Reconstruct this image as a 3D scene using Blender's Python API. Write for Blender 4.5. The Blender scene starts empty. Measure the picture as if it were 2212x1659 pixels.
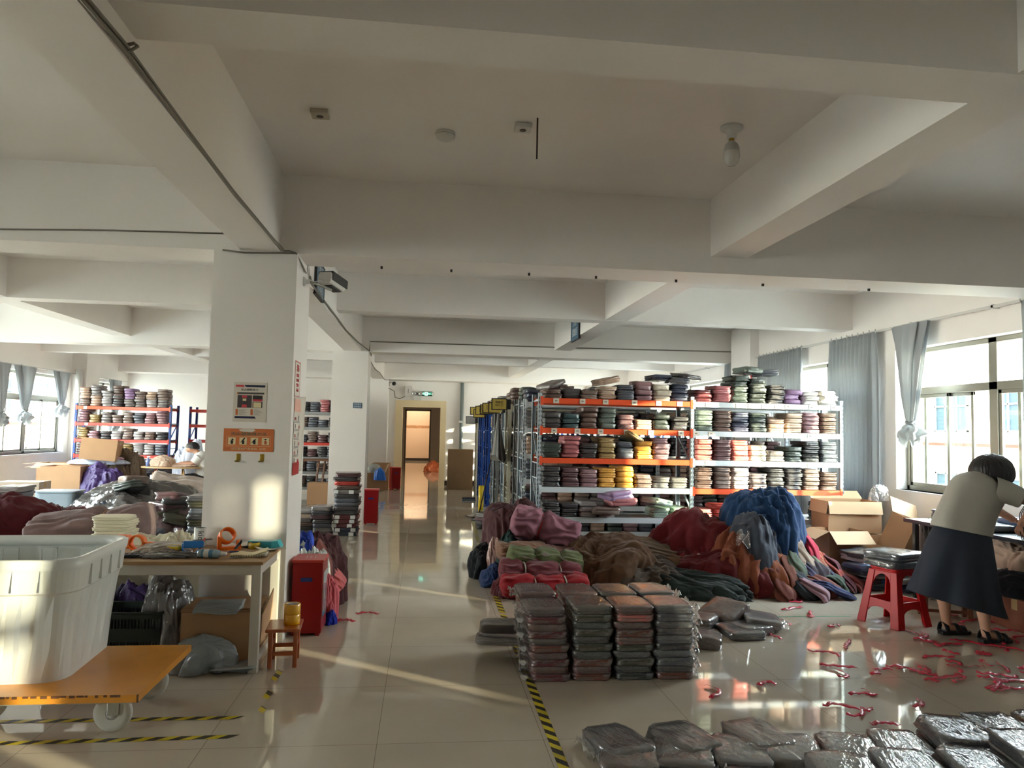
import bpy, bmesh, math, random
from mathutils import Vector, Matrix, Euler, noise
sc = bpy.context.scene
C = sc.collection
PI = math.pi
def srgb(r, g, b):
    f = lambda c: (c/255)/12.92 if c/255 <= .04045 else ((c/255+.055)/1.055)**2.4
    return (f(r), f(g), f(b))
# ---------------------------------------------------------------- camera
cd = bpy.data.cameras.new('camera'); cam = bpy.data.objects.new('camera', cd); C.objects.link(cam)
cd.sensor_fit = 'HORIZONTAL'; cd.sensor_width = 36; cd.lens = 36*1620/2212; cd.clip_start = .05; cd.clip_end = 300
ROWS = ((0.9929840, -0.0284053, -0.1147866), (-0.1162864, -0.0584492, -0.9914944), (0.0214546, 0.9978862, -0.0613423))
cam.matrix_world = Matrix.Translation((0, 0, 1.5)) @ Matrix(ROWS).to_4x4()
sc.camera = cam
# ---------------------------------------------------------------- world, sun, exposure
w = bpy.data.worlds.new('world'); sc.world = w; w.use_nodes = True
nt = w.node_tree; nt.nodes.clear()
wo = nt.nodes.new('ShaderNodeOutputWorld'); bg = nt.nodes.new('ShaderNodeBackground')
tc = nt.nodes.new('ShaderNodeTexCoord'); sx = nt.nodes.new('ShaderNodeSeparateXYZ'); cr = nt.nodes.new('ShaderNodeValToRGB')
cr.color_ramp.elements[0].position = .0; cr.color_ramp.elements[0].color = (1.0, .96, .90, 1)
cr.color_ramp.elements[1].position = .6; cr.color_ramp.elements[1].color = (.72, .84, 1.0, 1)
nt.links.new(tc.outputs['Generated'], sx.inputs[0]); nt.links.new(sx.outputs[2], cr.inputs[0])
nt.links.new(cr.outputs[0], bg.inputs[0]); nt.links.new(bg.outputs[0], wo.inputs[0])
bg.inputs[1].default_value = 7.0
sd = bpy.data.lights.new('sun', 'SUN'); sun = bpy.data.objects.new('sun', sd); C.objects.link(sun)
sd.energy = 5.5; sd.angle = math.radians(.9); sd.color = (1.0, .86, .62)
SUNDIR = Vector((-1, .73, -.204)).normalized()
sun.rotation_euler = SUNDIR.to_track_quat('-Z', 'Y').to_euler(); sun.location = (9, -3, 4)
vs = sc.view_settings
sc.display_settings.display_device = 'sRGB'; vs.view_transform = 'Standard'; vs.look = 'None'; vs.gamma = 1; vs.use_curve_mapping = False
vs.exposure = 2.6
sc.cycles.max_bounces = 10; sc.cycles.diffuse_bounces = 6; sc.cycles.glossy_bounces = 4; sc.cycles.transparent_max_bounces = 12
sc.cycles.sample_clamp_indirect = 6; sc.cycles.caustics_reflective = False; sc.cycles.caustics_refractive = False
# ---------------------------------------------------------------- materials
MATS = {}
def mat(name, col, rough=.6, metal=0, bump=0, bscale=20, var=0, vscale=3, coat=0, spec=.5, sheen=0, alpha=1, emit=0, stretch=None):
    if name in MATS: return MATS[name]
    m = bpy.data.materials.new(name); MATS[name] = m; m.use_nodes = True
    n = m.node_tree; p = n.nodes['Principled BSDF']
    p.inputs['Base Color'].default_value = (*col, 1); p.inputs['Roughness'].default_value = rough
    p.inputs['Metallic'].default_value = metal; p.inputs['Specular IOR Level'].default_value = spec
    p.inputs['Coat Weight'].default_value = coat; p.inputs['Coat Roughness'].default_value = .12
    p.inputs['Alpha'].default_value = alpha
    if sheen: p.inputs['Sheen Weight'].default_value = sheen
    if emit: p.inputs['Emission Color'].default_value = (*col, 1); p.inputs['Emission Strength'].default_value = emit
    if var or bump:
        t = n.nodes.new('ShaderNodeTexCoord'); vec = t.outputs['Object']
        if stretch:
            mp = n.nodes.new('ShaderNodeMapping'); mp.inputs['Scale'].default_value = stretch
            n.links.new(vec, mp.inputs[0]); vec = mp.outputs[0]
    if var:
        a = n.nodes.new('ShaderNodeTexNoise'); a.inputs['Scale'].default_value = vscale; a.inputs['Detail'].default_value = 4
        n.links.new(vec, a.inputs['Vector'])
        r = n.nodes.new('ShaderNodeMapRange'); r.inputs[1].default_value = .3; r.inputs[2].default_value = .7
        r.inputs[3].default_value = 1-var; r.inputs[4].default_value = 1+var*.6; n.links.new(a.outputs[0], r.inputs[0])
        mx = n.nodes.new('ShaderNodeMix'); mx.data_type = 'RGBA'; mx.blend_type = 'MULTIPLY'; mx.inputs[0].default_value = 1
        mx.inputs[6].default_value = (*col, 1); n.links.new(r.outputs[0], mx.inputs[7]); n.links.new(mx.outputs[2], p.inputs['Base Color'])
    if bump:
        b = n.nodes.new('ShaderNodeTexNoise'); b.inputs['Scale'].default_value = bscale; b.inputs['Detail'].default_value = 3
        n.links.new(vec, b.inputs['Vector'])
        q = n.nodes.new('ShaderNodeBump'); q.inputs['Strength'].default_value = bump; q.inputs['Distance'].default_value = .02
        n.links.new(b.outputs[0], q.inputs['Height']); n.links.new(q.outputs[0], p.inputs['Normal'])
        if coat: n.links.new(q.outputs[0], p.inputs['Coat Normal'])
    return m
def fabric(name, rgb): return mat('fabric_'+name, srgb(*rgb), .85, bump=.5, bscale=11, var=.12, vscale=6, sheen=.15, spec=.2)
def bagged(name, rgb):     # folded cloth seen through a shiny bag: sharp, crumpled clear coat
    return mat('bagged_'+name, srgb(*rgb), .6, bump=.55, bscale=14, var=.18, vscale=12, coat=.75, stretch=(1, 1, 2.2))
# ---------------------------------------------------------------- mesh builder
class MB:
    def __init__(s): s.v = []; s.f = []; s.m = []; s.sm = []
    def add(s, vs_, fs, mi=0, M=None, smooth=False):
        o = len(s.v)
        s.v += [tuple(M @ Vector(p)) if M else tuple(p) for p in vs_]
        for f in fs: s.f.append([i+o for i in f]); s.m.append(mi); s.sm.append(smooth)
        return s
    def box(s, a, b, mi=0, M=None):
        x0, y0, z0 = a; x1, y1, z1 = b
        return s.add([(x0,y0,z0),(x1,y0,z0),(x1,y1,z0),(x0,y1,z0),(x0,y0,z1),(x1,y0,z1),(x1,y1,z1),(x0,y1,z1)],
                     [(0,3,2,1),(4,5,6,7),(0,1,5,4),(1,2,6,5),(2,3,7,6),(3,0,4,7)], mi, M)
    def cbox(s, c, d, mi=0, M=None):
        return s.box([c[i]-d[i]/2 for i in range(3)], [c[i]+d[i]/2 for i in range(3)], mi, M)
    def bar(s, p, q, w_, h_, mi=0, up=(0,0,1)):      # square bar from p to q
        p, q = Vector(p), Vector(q); d = (q-p); L = d.length; d.normalize(); u = Vector(up)
        if abs(d.dot(u)) > .98: u = Vector((0,1,0))
        x = d.cross(u).normalized(); y = x.cross(d)
        M = Matrix(((x.x,y.x,d.x,p.x),(x.y,y.y,d.y,p.y),(x.z,y.z,d.z,p.z),(0,0,0,1)))
        return s.box((-w_/2,-h_/2,0),(w_/2,h_/2,L), mi, M)
    def tube(s, pts, r, n=8, mi=0, cap=True, flat=1):
        pts = [Vector(p) for p in pts]; R = r if hasattr(r, '__len__') else [r]*len(pts)
        vs_ = []; fs = []; pu = None
        for i, p in enumerate(pts):
            d = (pts[min(i+1,len(pts)-1)]-pts[max(i-1,0)]).normalized()
            u = pu if pu else (Vector((0,0,1)) if abs(d.z) < .9 else Vector((1,0,0)))
            x = d.cross(u).normalized(); y = x.cross(d).normalized(); pu = y
            vs_ += [p+(x*math.cos(2*PI*k/n)+y*math.sin(2*PI*k/n)*flat)*R[i] for k in range(n)]
        for i in range(len(pts)-1):
            fs += [(i*n+k, i*n+(k+1)%n, (i+1)*n+(k+1)%n, (i+1)*n+k) for k in range(n)]
        if cap: fs += [tuple(range(n))[::-1], tuple((len(pts)-1)*n+k for k in range(n))]
        return s.add(vs_, fs, mi, smooth=n > 5)
    def lathe(s, prof, n=24, mi=0, M=None, cap=False):   # prof: (r,z)
        vs_ = [(r*math.cos(2*PI*k/n), r*math.sin(2*PI*k/n), z) for r, z in prof for k in range(n)]
        fs = [(i*n+k, i*n+(k+1)%n, (i+1)*n+(k+1)%n, (i+1)*n+k) for i in range(len(prof)-1) for k in range(n)]
        if cap: fs += [tuple(range(n))[::-1], tuple((len(prof)-1)*n+k for k in range(n))]
        return s.add(vs_, fs, mi, M, True)
    def grid(s, fn, nu, nv, mi=0, smooth=True, closeu=False):
        vs_ = [fn(i/(nu if closeu else nu-1), j/(nv-1)) for j in range(nv) for i in range(nu)]
        fs = [(j*nu+i, j*nu+(i+1)%nu, (j+1)*nu+(i+1)%nu, (j+1)*nu+i) for j in range(nv-1) for i in range(nu if closeu else nu-1)]
        return s.add(vs_, fs, mi, smooth=smooth)
    def poly(s, pts, h, mi=0, M=None):                # prism: outline in xy, height h
        n = len(pts); a = sum(pts[i][0]*pts[(i+1)%n][1]-pts[(i+1)%n][0]*pts[i][1] for i in range(n))
        if a < 0: pts = pts[::-1]
        vs_ = [(x,y,0) for x,y in pts]+[(x,y,h) for x,y in pts]
        fs = [tuple(range(n))[::-1], tuple(range(n,2*n))]+[(i,(i+1)%n,n+(i+1)%n,n+i) for i in range(n)]
        return s.add(vs_, fs, mi, M)
    def mesh(s, name, mats):
        me = bpy.data.meshes.new(name); me.from_pydata(s.v, [], s.f)
        for m in (mats if isinstance(mats, (list, tuple)) else [mats]): me.materials.append(m)
        me.polygons.foreach_set('material_index', s.m); me.polygons.foreach_set('use_smooth', s.sm); me.update()
        return me
def link(name, me, parent=None, loc=None, rot=None):
    o = bpy.data.objects.new(name, me); C.objects.link(o)
    if parent: o.parent = parent
    if loc is not None: o.location = loc
    if rot is not None: o.rotation_euler = rot
    return o
def put(name, mb, mats, parent=None, loc=None, rot=None, bevel=0, sub=0, solid=0, label=None):
    o = link(name, mb.mesh(name, mats), parent, loc, rot)
    if solid: k = o.modifiers.new('solid', 'SOLIDIFY'); k.thickness = solid; k.offset = 0
    if bevel: k = o.modifiers.new('bevel', 'BEVEL'); k.width = bevel; k.segments = 2; k.limit_method = 'ANGLE'
    if sub: k = o.modifiers.new('sub', 'SUBSURF'); k.levels = k.render_levels = sub
    if label: o['label'] = label
    return o
def thing(name, label, cat, loc=(0,0,0), rz=0, group=None):
    o = link(name, None, None, loc, (0,0,rz)); o.empty_display_size = .1
    return tag(o, label, cat, group)
def tag(o, label, cat, group=None, kind=None):
    o['label'] = label; o['category'] = cat
    if group: o['group'] = group
    if kind: o['kind'] = kind
    return o
def struct(name, mb, mats, parent=None, **k):
    o = put(name, mb, mats, parent, **k)
    if not parent: o['kind'] = 'structure'
    return o
def dup(o, parent=None, loc=None, rz=None, label=None, group=None):
    c = o.copy(); C.objects.link(c)
    if parent: c.parent = parent; c.matrix_parent_inverse = o.matrix_parent_inverse.copy()
    if loc is not None: c.location = loc
    if rz is not None: c.rotation_euler = (0,0,rz)
    if label: c['label'] = label
    if group: c['group'] = group
    for ch in list(KIDS.get(o.name, [])) or [x for x in o.children]: dup(ch, c)
    return c
KIDS = {}
def RT(x=0, y=0, z=0, rx=0, ry=0, rz=0): return Matrix.Translation((x,y,z)) @ Euler((rx,ry,rz)).to_matrix().to_4x4()
ORD = ['lowest', 'second', 'third', 'fourth', 'fifth', 'sixth', 'seventh', 'eighth', 'ninth', 'tenth', 'eleventh', 'twelfth', 'thirteenth', 'fourteenth', 'fifteenth']
NTH = ['first'] + ORD[1:]
# ================================================================= THE ROOM
WALL = mat('wall_paint', (.83,.79,.75), .55, bump=.06, bscale=30, var=.04, vscale=1.2)
WHITE = mat('white_metal', (.75,.76,.77), .35)
XR, XL, YN, YF, ZC = 5.33, -7.5, -7.0, 20.0, 3.30
def floor_mat():
    m = mat('floor_tiles', srgb(178,164,148), .09, spec=.6); n = m.node_tree; p = n.nodes['Principled BSDF']
    tc = n.nodes.new('ShaderNodeTexCoord'); mp = n.nodes.new('ShaderNodeMapping'); mp.inputs['Location'].default_value = (.18,.3,0)
    n.links.new(tc.outputs['Object'], mp.inputs[0])
    br = n.nodes.new('ShaderNodeTexBrick'); br.offset = 0; br.inputs['Scale'].default_value = 1
    br.inputs['Brick Width'].default_value = .8; br.inputs['Row Height'].default_value = .8; br.inputs['Mortar Size'].default_value = .0016
    br.inputs['Color1'].default_value = (*srgb(198,186,168),1); br.inputs['Color2'].default_value = (*srgb(193,181,163),1); br.inputs['Mortar'].default_value = (*srgb(140,128,114),1)
    n.links.new(mp.outputs[0], br.inputs['Vector'])
    no = n.nodes.new('ShaderNodeTexNoise'); no.inputs['Scale'].default_value = 1.3; no.inputs['Detail'].default_value = 8; n.links.new(tc.outputs['Object'], no.inputs['Vector'])
    r = n.nodes.new('ShaderNodeMapRange'); r.inputs[1].default_value = .3; r.inputs[2].default_value = .75; r.inputs[3].default_value = 1.05; r.inputs[4].default_value = .85; n.links.new(no.outputs[0], r.inputs[0])
    mx = n.nodes.new('ShaderNodeMix'); mx.data_type = 'RGBA'; mx.blend_type = 'MULTIPLY'; mx.inputs[0].default_value = 1
    n.links.new(br.outputs[0], mx.inputs[6]); n.links.new(r.outputs[0], mx.inputs[7]); n.links.new(mx.outputs[2], p.inputs['Base Color'])
    r2 = n.nodes.new('ShaderNodeMapRange'); r2.inputs[3].default_value = .015; r2.inputs[4].default_value = .07; n.links.new(no.outputs[0], r2.inputs[0]); n.links.new(r2.outputs[0], p.inputs['Roughness'])
    return m
struct('floor', MB().box((XL-.2, YN-.2, -.12), (XR+.2, 36, 0)), floor_mat())
struct('ceiling', MB().box((XL-.2, YN-.2, ZC), (XR+.2, YF+.25, ZC+.15)), WALL)
def wall_y(x0, x1, openings, y0, y1, zt=ZC):      # wall along Y with openings (ya,yb,za,zb)
    b = MB(); y = y0
    for ya, yb, za, zb in sorted(openings):
        b.box((x0,y,0),(x1,ya,zt)); b.box((x0,ya,0),(x1,yb,za)); b.box((x0,ya,zb),(x1,yb,zt)); y = yb
    b.box((x0,y,0),(x1,y1,zt)); return b
RW = [(-6.4,-4.0,.93,2.5),(-3.6,-1.3,.93,2.5),(-.1,2.6,.93,2.5),(2.85,5.2,.93,2.5),(5.62,7.98,.93,2.5),(8.35,11.25,.93,2.5),(12.55,15.0,.93,2.5),(15.9,18.8,.93,2.5)]
LW = [(-.2,2.0,.85,2.42),(7.0,9.6,.85,2.42),(10.2,13.4,.85,2.42),(14.1,16.75,.85,2.42),(18.0,19.75,.85,2.42)]  # openings on the near stretch are out of view, added for fill daylight
struct('wall_right', wall_y(XR, XR+.24, RW, YN, YF+.25), WALL)
struct('wall_left', wall_y(XL-.24, XL, LW, YN, YF+.25), WALL)
struct('wall_back', MB().box((XL,YN-.24,0),(XR,YN,ZC)), WALL)
# far wall with the corridor doorway
DX0, DX1, DZ = -.70, .51, 2.17
struct('wall_far', MB().box((XL,YF,0),(DX0,YF+.25,ZC)).box((DX1,YF,0),(XR,YF+.25,ZC)).box((DX0,YF,DZ),(DX1,YF+.25,ZC)), WALL)
CREAM = mat('cream_jamb', srgb(225,205,165), .5)
struct('door_1', MB().box((DX0-.06,YF-.03,0),(DX0+.13,YF+.26,DZ+.06)).box((DX1-.09,YF-.03,0),(DX1+.06,YF+.26,DZ+.06)).box((DX0+.13,YF-.03,DZ-.12),(DX1-.09,YF+.26,DZ+.06)), CREAM)
# corridor beyond
CW = mat('corridor_wall', srgb(176,164,148), .6); 
struct('wall_corridor', MB().box((-2.4,YF+.25,0),(-2.2,36,2.7)).box((1.9,YF+.25,0),(2.1,36,2.7)).box((-2.2,31,0),(-.72,31.2,2.7)).box((.22,31,0),(1.9,31.2,2.7)).box((-.72,31,2.2),(.22,31.2,2.7)).box((-2.4,YF+.25,2.7),(2.1,36,2.8)), CW)
TILEW = mat('pink_tiles', srgb(222,196,172), .35); BORD = mat('tile_border', srgb(190,140,100), .4, var=.4, vscale=9); DARK = mat('dark_trim', srgb(38,32,28), .5)
struct('wall_end', MB().box((-2.2,35,0.12),(1.9,35.2,1.5)).box((-2.2,35,1.62),(1.9,35.2,2.7)).box((-2.2,34.99,1.5),(1.9,35.2,1.62),1).box((-2.2,34.98,0),(1.9,35.2,.12),2), [TILEW,BORD,DARK])
struct('trim_1', MB().box((-.78,30.97,0),(-.72,31.0,2.26)).box((.22,30.97,0),(.28,31.0,2.26)).box((-.78,30.97,2.2),(.28,31.0,2.26)), mat('dark_frame', srgb(96,84,74), .5))
struct('baseboard_far', MB().box((XL,YF-.015,0),(DX0-.06,YF,.13)).box((DX1+.06,YF-.015,0),(XR,YF,.13)), DARK)
for k,(lx,ly) in enumerate(((.9,22.5),(-.4,33.4))):  # out-of-view lamps added to brighten the corridor and its end wall
    t = thing('added_tube_lamp', ['added unseen tube lamp lighting the corridor past the doorway','added unseen tube lamp lighting the tiled end wall'][k], 'lamp', (lx,ly,2.7))
    put('housing', MB().box((-.6,-.04,-.05),(.6,.04,0)), WHITE, t)
    put('tube', MB().tube([(-.58,0,-.07),(.58,0,-.07)],.016), mat('added_lit_tube', (1,.82,.58), emit=60), t)
# beams and columns
TR = [-1.5-.2, 5.45, 12.4, 19.35]
bi = [0]
def trim(mb, m=WALL, nm=None):
    bi[0] += 1; return struct('trim_%d' % (bi[0]+1), mb, m)
for y in TR: trim(MB().box((XL,y+.006,2.73),(XR,y+.42 if y < 19 else YF,ZC)))
for y in (-4.6, 2.46, 8.83, 15.6): trim(MB().box((XL,y,2.85),(XR,y+.25,ZC)))
trim(MB().box((-1.33,YN,2.735),(-1.05,YF,ZC)))
trim(MB().box((2.14,YN,2.855),(2.42,YF,ZC)))
trim(MB().box((-4.92,YN,2.855),(-4.64,YF,ZC)))
for y in TR: struct('column', MB().box((-1.51,y,0),(-.935,y+.6,ZC)), WALL)['kind'] = 'structure'
for y in (5.35, 11.5): trim(MB().box((5.18 if y > 9 else 5.22,y,0),(XR,y+.75 if y > 9 else y+.2,ZC)))
trim(MB().box((XL,16.95,0),(XL+.3,17.6,ZC)))
# windows: aluminium frames, sashes, panes
ALU = mat('aluminium_frame', srgb(150,148,136), .35, metal=.5)
def glass_mat():
    m = bpy.data.materials.new('window_glass'); m.use_nodes = True; n = m.node_tree; n.nodes.clear()
    o = n.nodes.new('ShaderNodeOutputMaterial'); t = n.nodes.new('ShaderNodeBsdfTransparent'); g = n.nodes.new('ShaderNodeBsdfGlossy'); x = n.nodes.new('ShaderNodeMixShader')
    t.inputs[0].default_value = (.93,.97,.95,1); g.inputs['Roughness'].default_value = .03; lw = n.nodes.new('ShaderNodeLayerWeight'); lw.inputs[0].default_value = .5; fr = n.nodes.new('ShaderNodeMapRange'); fr.inputs[1].default_value = .5; fr.inputs[3].default_value = .05; fr.inputs[4].default_value = .35; n.links.new(lw.outputs['Facing'], fr.inputs[0])
    n.links.new(fr.outputs[0], x.inputs[0]); n.links.new(t.outputs[0], x.inputs[1]); n.links.new(g.outputs[0], x.inputs[2]); n.links.new(x.outputs[0], o.inputs[0]); return m
GLASS = glass_mat(); WN = [0]
def window(x, ya, yb, za, zb, mull, far):
    WN[0] += 1; s = 1 if x > 0 else -1
    e = link('window_%d' % WN[0], None); e['kind'] = 'structure'
    b = MB(); f = .05
    def bx(y0,z0,y1,z1,t=.07,dx=0): b.box((min(x+s*dx,x+s*(dx+t)),y0,z0),(max(x+s*dx,x+s*(dx+t)),y1,z1))
    bx(ya,za,yb,za+f); bx(ya,zb-f,yb,zb); bx(ya,za,ya+f,zb); bx(yb-f,za,yb,zb)
    zt = za+(zb-za)*.70
    bx(ya,zt-.04,yb,zt+.04)
    for m in mull: bx(m-.055,za,m+.055,zb)
    put('window_frame', b, ALU, e, bevel=.004)
    ys = [ya+f]+[v for m in mull for v in (m-.055,m+.055)]+[yb-f]
    for i in range(0, len(ys), 2):
        y0, y1 = ys[i], ys[i+1]; mid = (y0+y1)/2
        for k, (a, c) in enumerate(((mid-.03,y1),(y0,mid+.03))):
            if y1-y0 < .3 and k: continue
            if k and far == 'open': a, c = mid-.35, y1-.2
            dx = .012+.026*k; q = MB(); t = .022; z0, z1 = za+f, zt-.04; w_ = .038
            for r in ((a,z0,c,z0+w_),(a,z1-w_,c,z1),(a,z0,a+w_,z1),(c-w_,z0,c,z1)):
                q.box((min(x+s*dx,x+s*(dx+t)),r[0],r[1]),(max(x+s*dx,x+s*(dx+t)),r[2],r[3]))
            sh = put('sash', q, ALU, e, bevel=.003)
            xx = x+s*(dx+.011); put('pane', MB().box((xx-.002,a+w_,z0+w_),(xx+.002,c-w_,z1-w_)), GLASS, sh)
        xx = x+s*.035; put('pane', MB().box((xx-.002,y0,zt+.04),(xx+.002,y1,zb-f)), GLASS, e)
    xi = XR if s > 0 else XL
    put('window_sill', MB().box((min(xi-s*.02,x),ya-.02,za-.03),(max(xi-s*.02,x),yb+.02,za)), mat('sill_white',(.8,.8,.78),.3), e)
for i,(a,b_,c,d) in enumerate(RW): window(XR+.13, a, b_, c, d, {4:[6.66],5:[9.62],6:[12.85+.2]}.get(i, [(a+b_)/2]), 'open' if i == 4 else '')
for i,(a,b_,c,d) in enumerate(LW): window(XL-.13, a, b_, c, d, [(a+b_)/2], '')
# portals help the sky light through the openings
for lst, x, s in ((RW, XR+.26, 1), (LW, XL-.26, -1)):
    for a,b_,c,d in lst:
        l = bpy.data.lights.new('portal','AREA'); l.shape = 'RECTANGLE'; l.size = d-c; l.size_y = b_-a; l.cycles.is_portal = True; l.energy = 0
        o = bpy.data.objects.new('portal', l); C.objects.link(o); o.location = (x,(a+b_)/2,(c+d)/2); o.rotation_euler = (0, PI/2 if s > 0 else -PI/2, 0)
# buildings across the yard
YEL = mat('facade_cream', srgb(176,156,120), .8, var=.05); PALE = mat('facade_pale', srgb(160,165,166), .8, var=.05); REDB = mat('facade_red_band', srgb(150,48,38), .8, spec=.1)
WGL = mat('facade_window', srgb(48,58,64), .7, spec=.1); WFR = mat('facade_window_frame', srgb(130,134,132), .7, spec=.1); GRN = mat('roof_green', srgb(60,100,70), .8)
def building(label, x, s, y0, y1, z1, wallm, fl, wins):
    t = thing('building', label, 'building', (x,y0,-9)); L = y1-y0; H = z1+9
    put('wall', MB().box((0 if s > 0 else -8,0,0),(8 if s > 0 else 0,L,H)), wallm, t)
    put('roof', MB().box((-.4 if s > 0 else -8,-.3,H),(8 if s > 0 else .4,L+.3,H+.25)), wallm, t)
    for z in fl:
        put('ledge', MB().box((-.08 if s > 0 else 0,0,z-.55),(0 if s > 0 else .08,L,z-.43)), REDB, t)
        y = 1.0
        while y+1.9 < L:
            q = MB(); xx0, xx1 = (-.06,.02) if s > 0 else (-.02,.06)
            for r in ((y,z,y+1.9,z+.07),(y,z+1.5,y+1.9,z+1.57),(y,z,y+.07,z+1.57),(y+1.83,z,y+1.9,z+1.57),(y+.6,z,y+.66,z+1.57),(y+1.24,z,y+1.3,z+1.57),(y,z+1.0,y+1.9,z+1.06)):
                q.box((xx0,r[0],r[1]),(xx1,r[2],r[3]))
            wf = put('window', q, WFR, t); put('pane', MB().box((-.012 if s > 0 else -.01,y+.05,z+.05),(.01 if s > 0 else .012,y+1.85,z+1.52)), WGL, wf)
            y += wins
building('cream building with red ledges seen through the right window', 21, 1, 16, 35, 4.2, YEL, [1.2,4.4,7.6,10.8], 3.3)
building('white building standing behind the cream building to the right', 24, 1, 37, 60, 5.5, PALE, [1.2,4.4,7.6,10.8], 2.8)
building('yellow building outside the left windows', -19, -1, 24, 60, 6.5, YEL, [1.2,4.4,7.6,10.8,14], 3.4)
tag(put('ground', MB().box((-90,-60,-9.2),(90,110,-9)), mat('yard_concrete', srgb(170,168,160), .9)), 'grey concrete yard far below the windows', 'ground')['kind'] = 'structure'
# ================================================================= FIXTURES ON CEILING, WALLS AND COLUMNS
def text(name, body, size, m, parent, loc, rot, ext=.0008, align='CENTER', label=None, sx_=1):
    cu = bpy.data.curves.new(name, 'FONT'); cu.body = body; cu.size = size; cu.extrude = ext; cu.align_x = align; cu.align_y = 'CENTER'; cu.resolution_u = 2
    o = bpy.data.objects.new(name, cu); C.objects.link(o); bpy.context.view_layer.update()
    me = bpy.data.meshes.new_from_object(o.evaluated_get(bpy.context.evaluated_depsgraph_get())); bpy.data.objects.remove(o)
    me.materials.clear(); me.materials.append(m); me.name = name
    q = link(name, me, parent, loc, rot); q.scale = (sx_,1,1)
    return q
FRONT = (PI/2, 0, 0)            # lettering that faces the camera side (-Y)
EAST = (PI/2, 0, PI/2)          # lettering that faces +X
WEST = (PI/2, 0, -PI/2)
BLACK = mat('black_ink', srgb(28,28,30), .5); WINK = mat('white_ink', srgb(225,226,224), .5); RED = mat('red_paint', srgb(176,28,30), .45)
PAPER = mat('paper', srgb(214,205,192), .5, coat=.25); ORANGEP = mat('orange_print', srgb(205,112,58), .45, coat=.3); NAVY = mat('navy_print', srgb(30,34,66), .45)
CREAMP = mat('cream_print', srgb(222,205,160), .5); GREENP = mat('teal_print', srgb(60,110,96), .5); GREYP = mat('grey_print', srgb(84,78,74), .5); PINKR = mat('pink_red_print', srgb(196,60,70), .5)
BLUES = mat('blue_sign', srgb(58,98,126), .4); BRASS = mat('brass', srgb(170,140,60), .3, metal=.8); CABLE = mat('grey_cable', srgb(120,114,102), .5); WCAB = mat('white_plastic', srgb(205,203,198), .4)
def flat(b, x0, z0, x1, z1, mi, d=.001, y=0): b.box((x0,y-d,z0),(x1,y,z1), mi)
# poster on the front of the near column
t = thing('poster', 'white fire extinguisher check poster on the near column above the orange notice', 'poster', (-1.22,5.449,1.657))
put('sheet', MB().box((-.113,-.002,-.139),(.113,0,.139)), PAPER, t)
b = MB(); b.poly([(-.10,.12),(-.048,.12),(-.038,.105),(-.10,.105)], .001, 0, RT(rx=PI/2,y=-.002)); b.poly([(-.042,.12),(.10,.12),(.10,.105),(-.03,.105)], .001, 1, RT(rx=PI/2,y=-.002))
b.poly([(-.10,-.115),(.045,-.115),(.035,-.10)[::1],(-.10,-.10)], .001, 1, RT(rx=PI/2,y=-.002))
flat(b,-.09,.055,.095,.068,2,y=-.002); flat(b,-.09,.055,-.082,.068,3,.002,y=-.002); flat(b,-.085,-.04,.012,.048,4,y=-.002); flat(b,.018,.006,.085,.048,5,y=-.002); flat(b,.018,-.04,.085,.002,5,y=-.002)
flat(b,-.055,.03,-.02,.046,0,.002,y=-.002); flat(b,-.05,.008,-.025,.024,6,.002,y=-.002); flat(b,-.055,-.038,-.02,-.018,0,.002,y=-.002); flat(b,.02,.006,.083,.02,0,.002,y=-.002); flat(b,.024,-.038,.078,-.002,6,.002,y=-.002)
for x in (-.095,.006): flat(b,x,-.092,x+.016,-.05,3,y=-.002)
for k in range(7):
    flat(b,-.073,-.055-k*.006,-.02-.01*(k%3),-.0535-k*.006,2,y=-.002); flat(b,.028,-.055-k*.006,.06+.008*(k%4),-.0535-k*.006,2,y=-.002)
put('print', b, [PINKR,NAVY,GREYP,ORANGEP,mat('photo_dark', srgb(70,58,60), .5),mat('photo_black', srgb(46,42,40), .5),CREAMP], t)
text('lettering', '灭火器检查卡', .02, BLACK, t, (-.005,-.003,.085), FRONT)
# orange notice
t = thing('notice', 'orange fire extinguisher instructions notice on the near column below the poster', 'sign', (-1.218,5.449,1.39))
put('board', MB().box((-.170,-.003,-.08),(.170,0,.08)), ORANGEP, t)
b = MB()
for k in range(4): flat(b,-.138+k*.076,-.032,-.088+k*.076,.018,0,y=-.003)
for a in ((-.15,-.043,.15,-.0415),(-.15,.025,.15,.0265),(-.15,-.043,-.1485,.025),(.1485,-.043,.15,.025)): flat(b,*a,0,y=-.003)
b.poly([(-.07,.073),(-.04,.079),(.03,.079),(.045,.068),(.02,.056),(-.03,.058),(-.06,.062)], .001, 2, RT(rx=PI/2,y=-.003))
for k in range(4):
    x = -.113+k*.076
    b.poly([(x-.006,-.028),(x+.008,-.028),(x+.009,-.008),(x+.002,.0),(x-.008,-.006)], .002, 3 if k == 3 else 1, RT(rx=PI/2,y=-.003))
    b.poly([[(x-.004,.0),(x+.002,.012),(x+.006,.008),(x+.016,-.002)],[(x-.02,-.02),(x+.004,.014),(x+.016,.016),(x+.006,.0)],[(x-.02,-.02),(x-.006,.0),(x+.014,.014),(x+.004,-.008)],[(x-.012,.006),(x+.004,.013),(x+.01,.01),(x+.0,.0)]][k], .002, 1, RT(rx=PI/2,y=-.003))
put('pictures', b, [CREAMP,BLACK,PAPER,mat('print_orange_deep', srgb(180,80,40), .5)], t)
text('lettering', '灭火器使用方法', .0235, GREENP, t, (0,-.004,.042), FRONT, sx_=1.5)
text('lettering', '消防器材严禁挪用  必究', .018, CREAMP, t, (0,-.004,-.062), FRONT, sx_=1.25)
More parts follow.
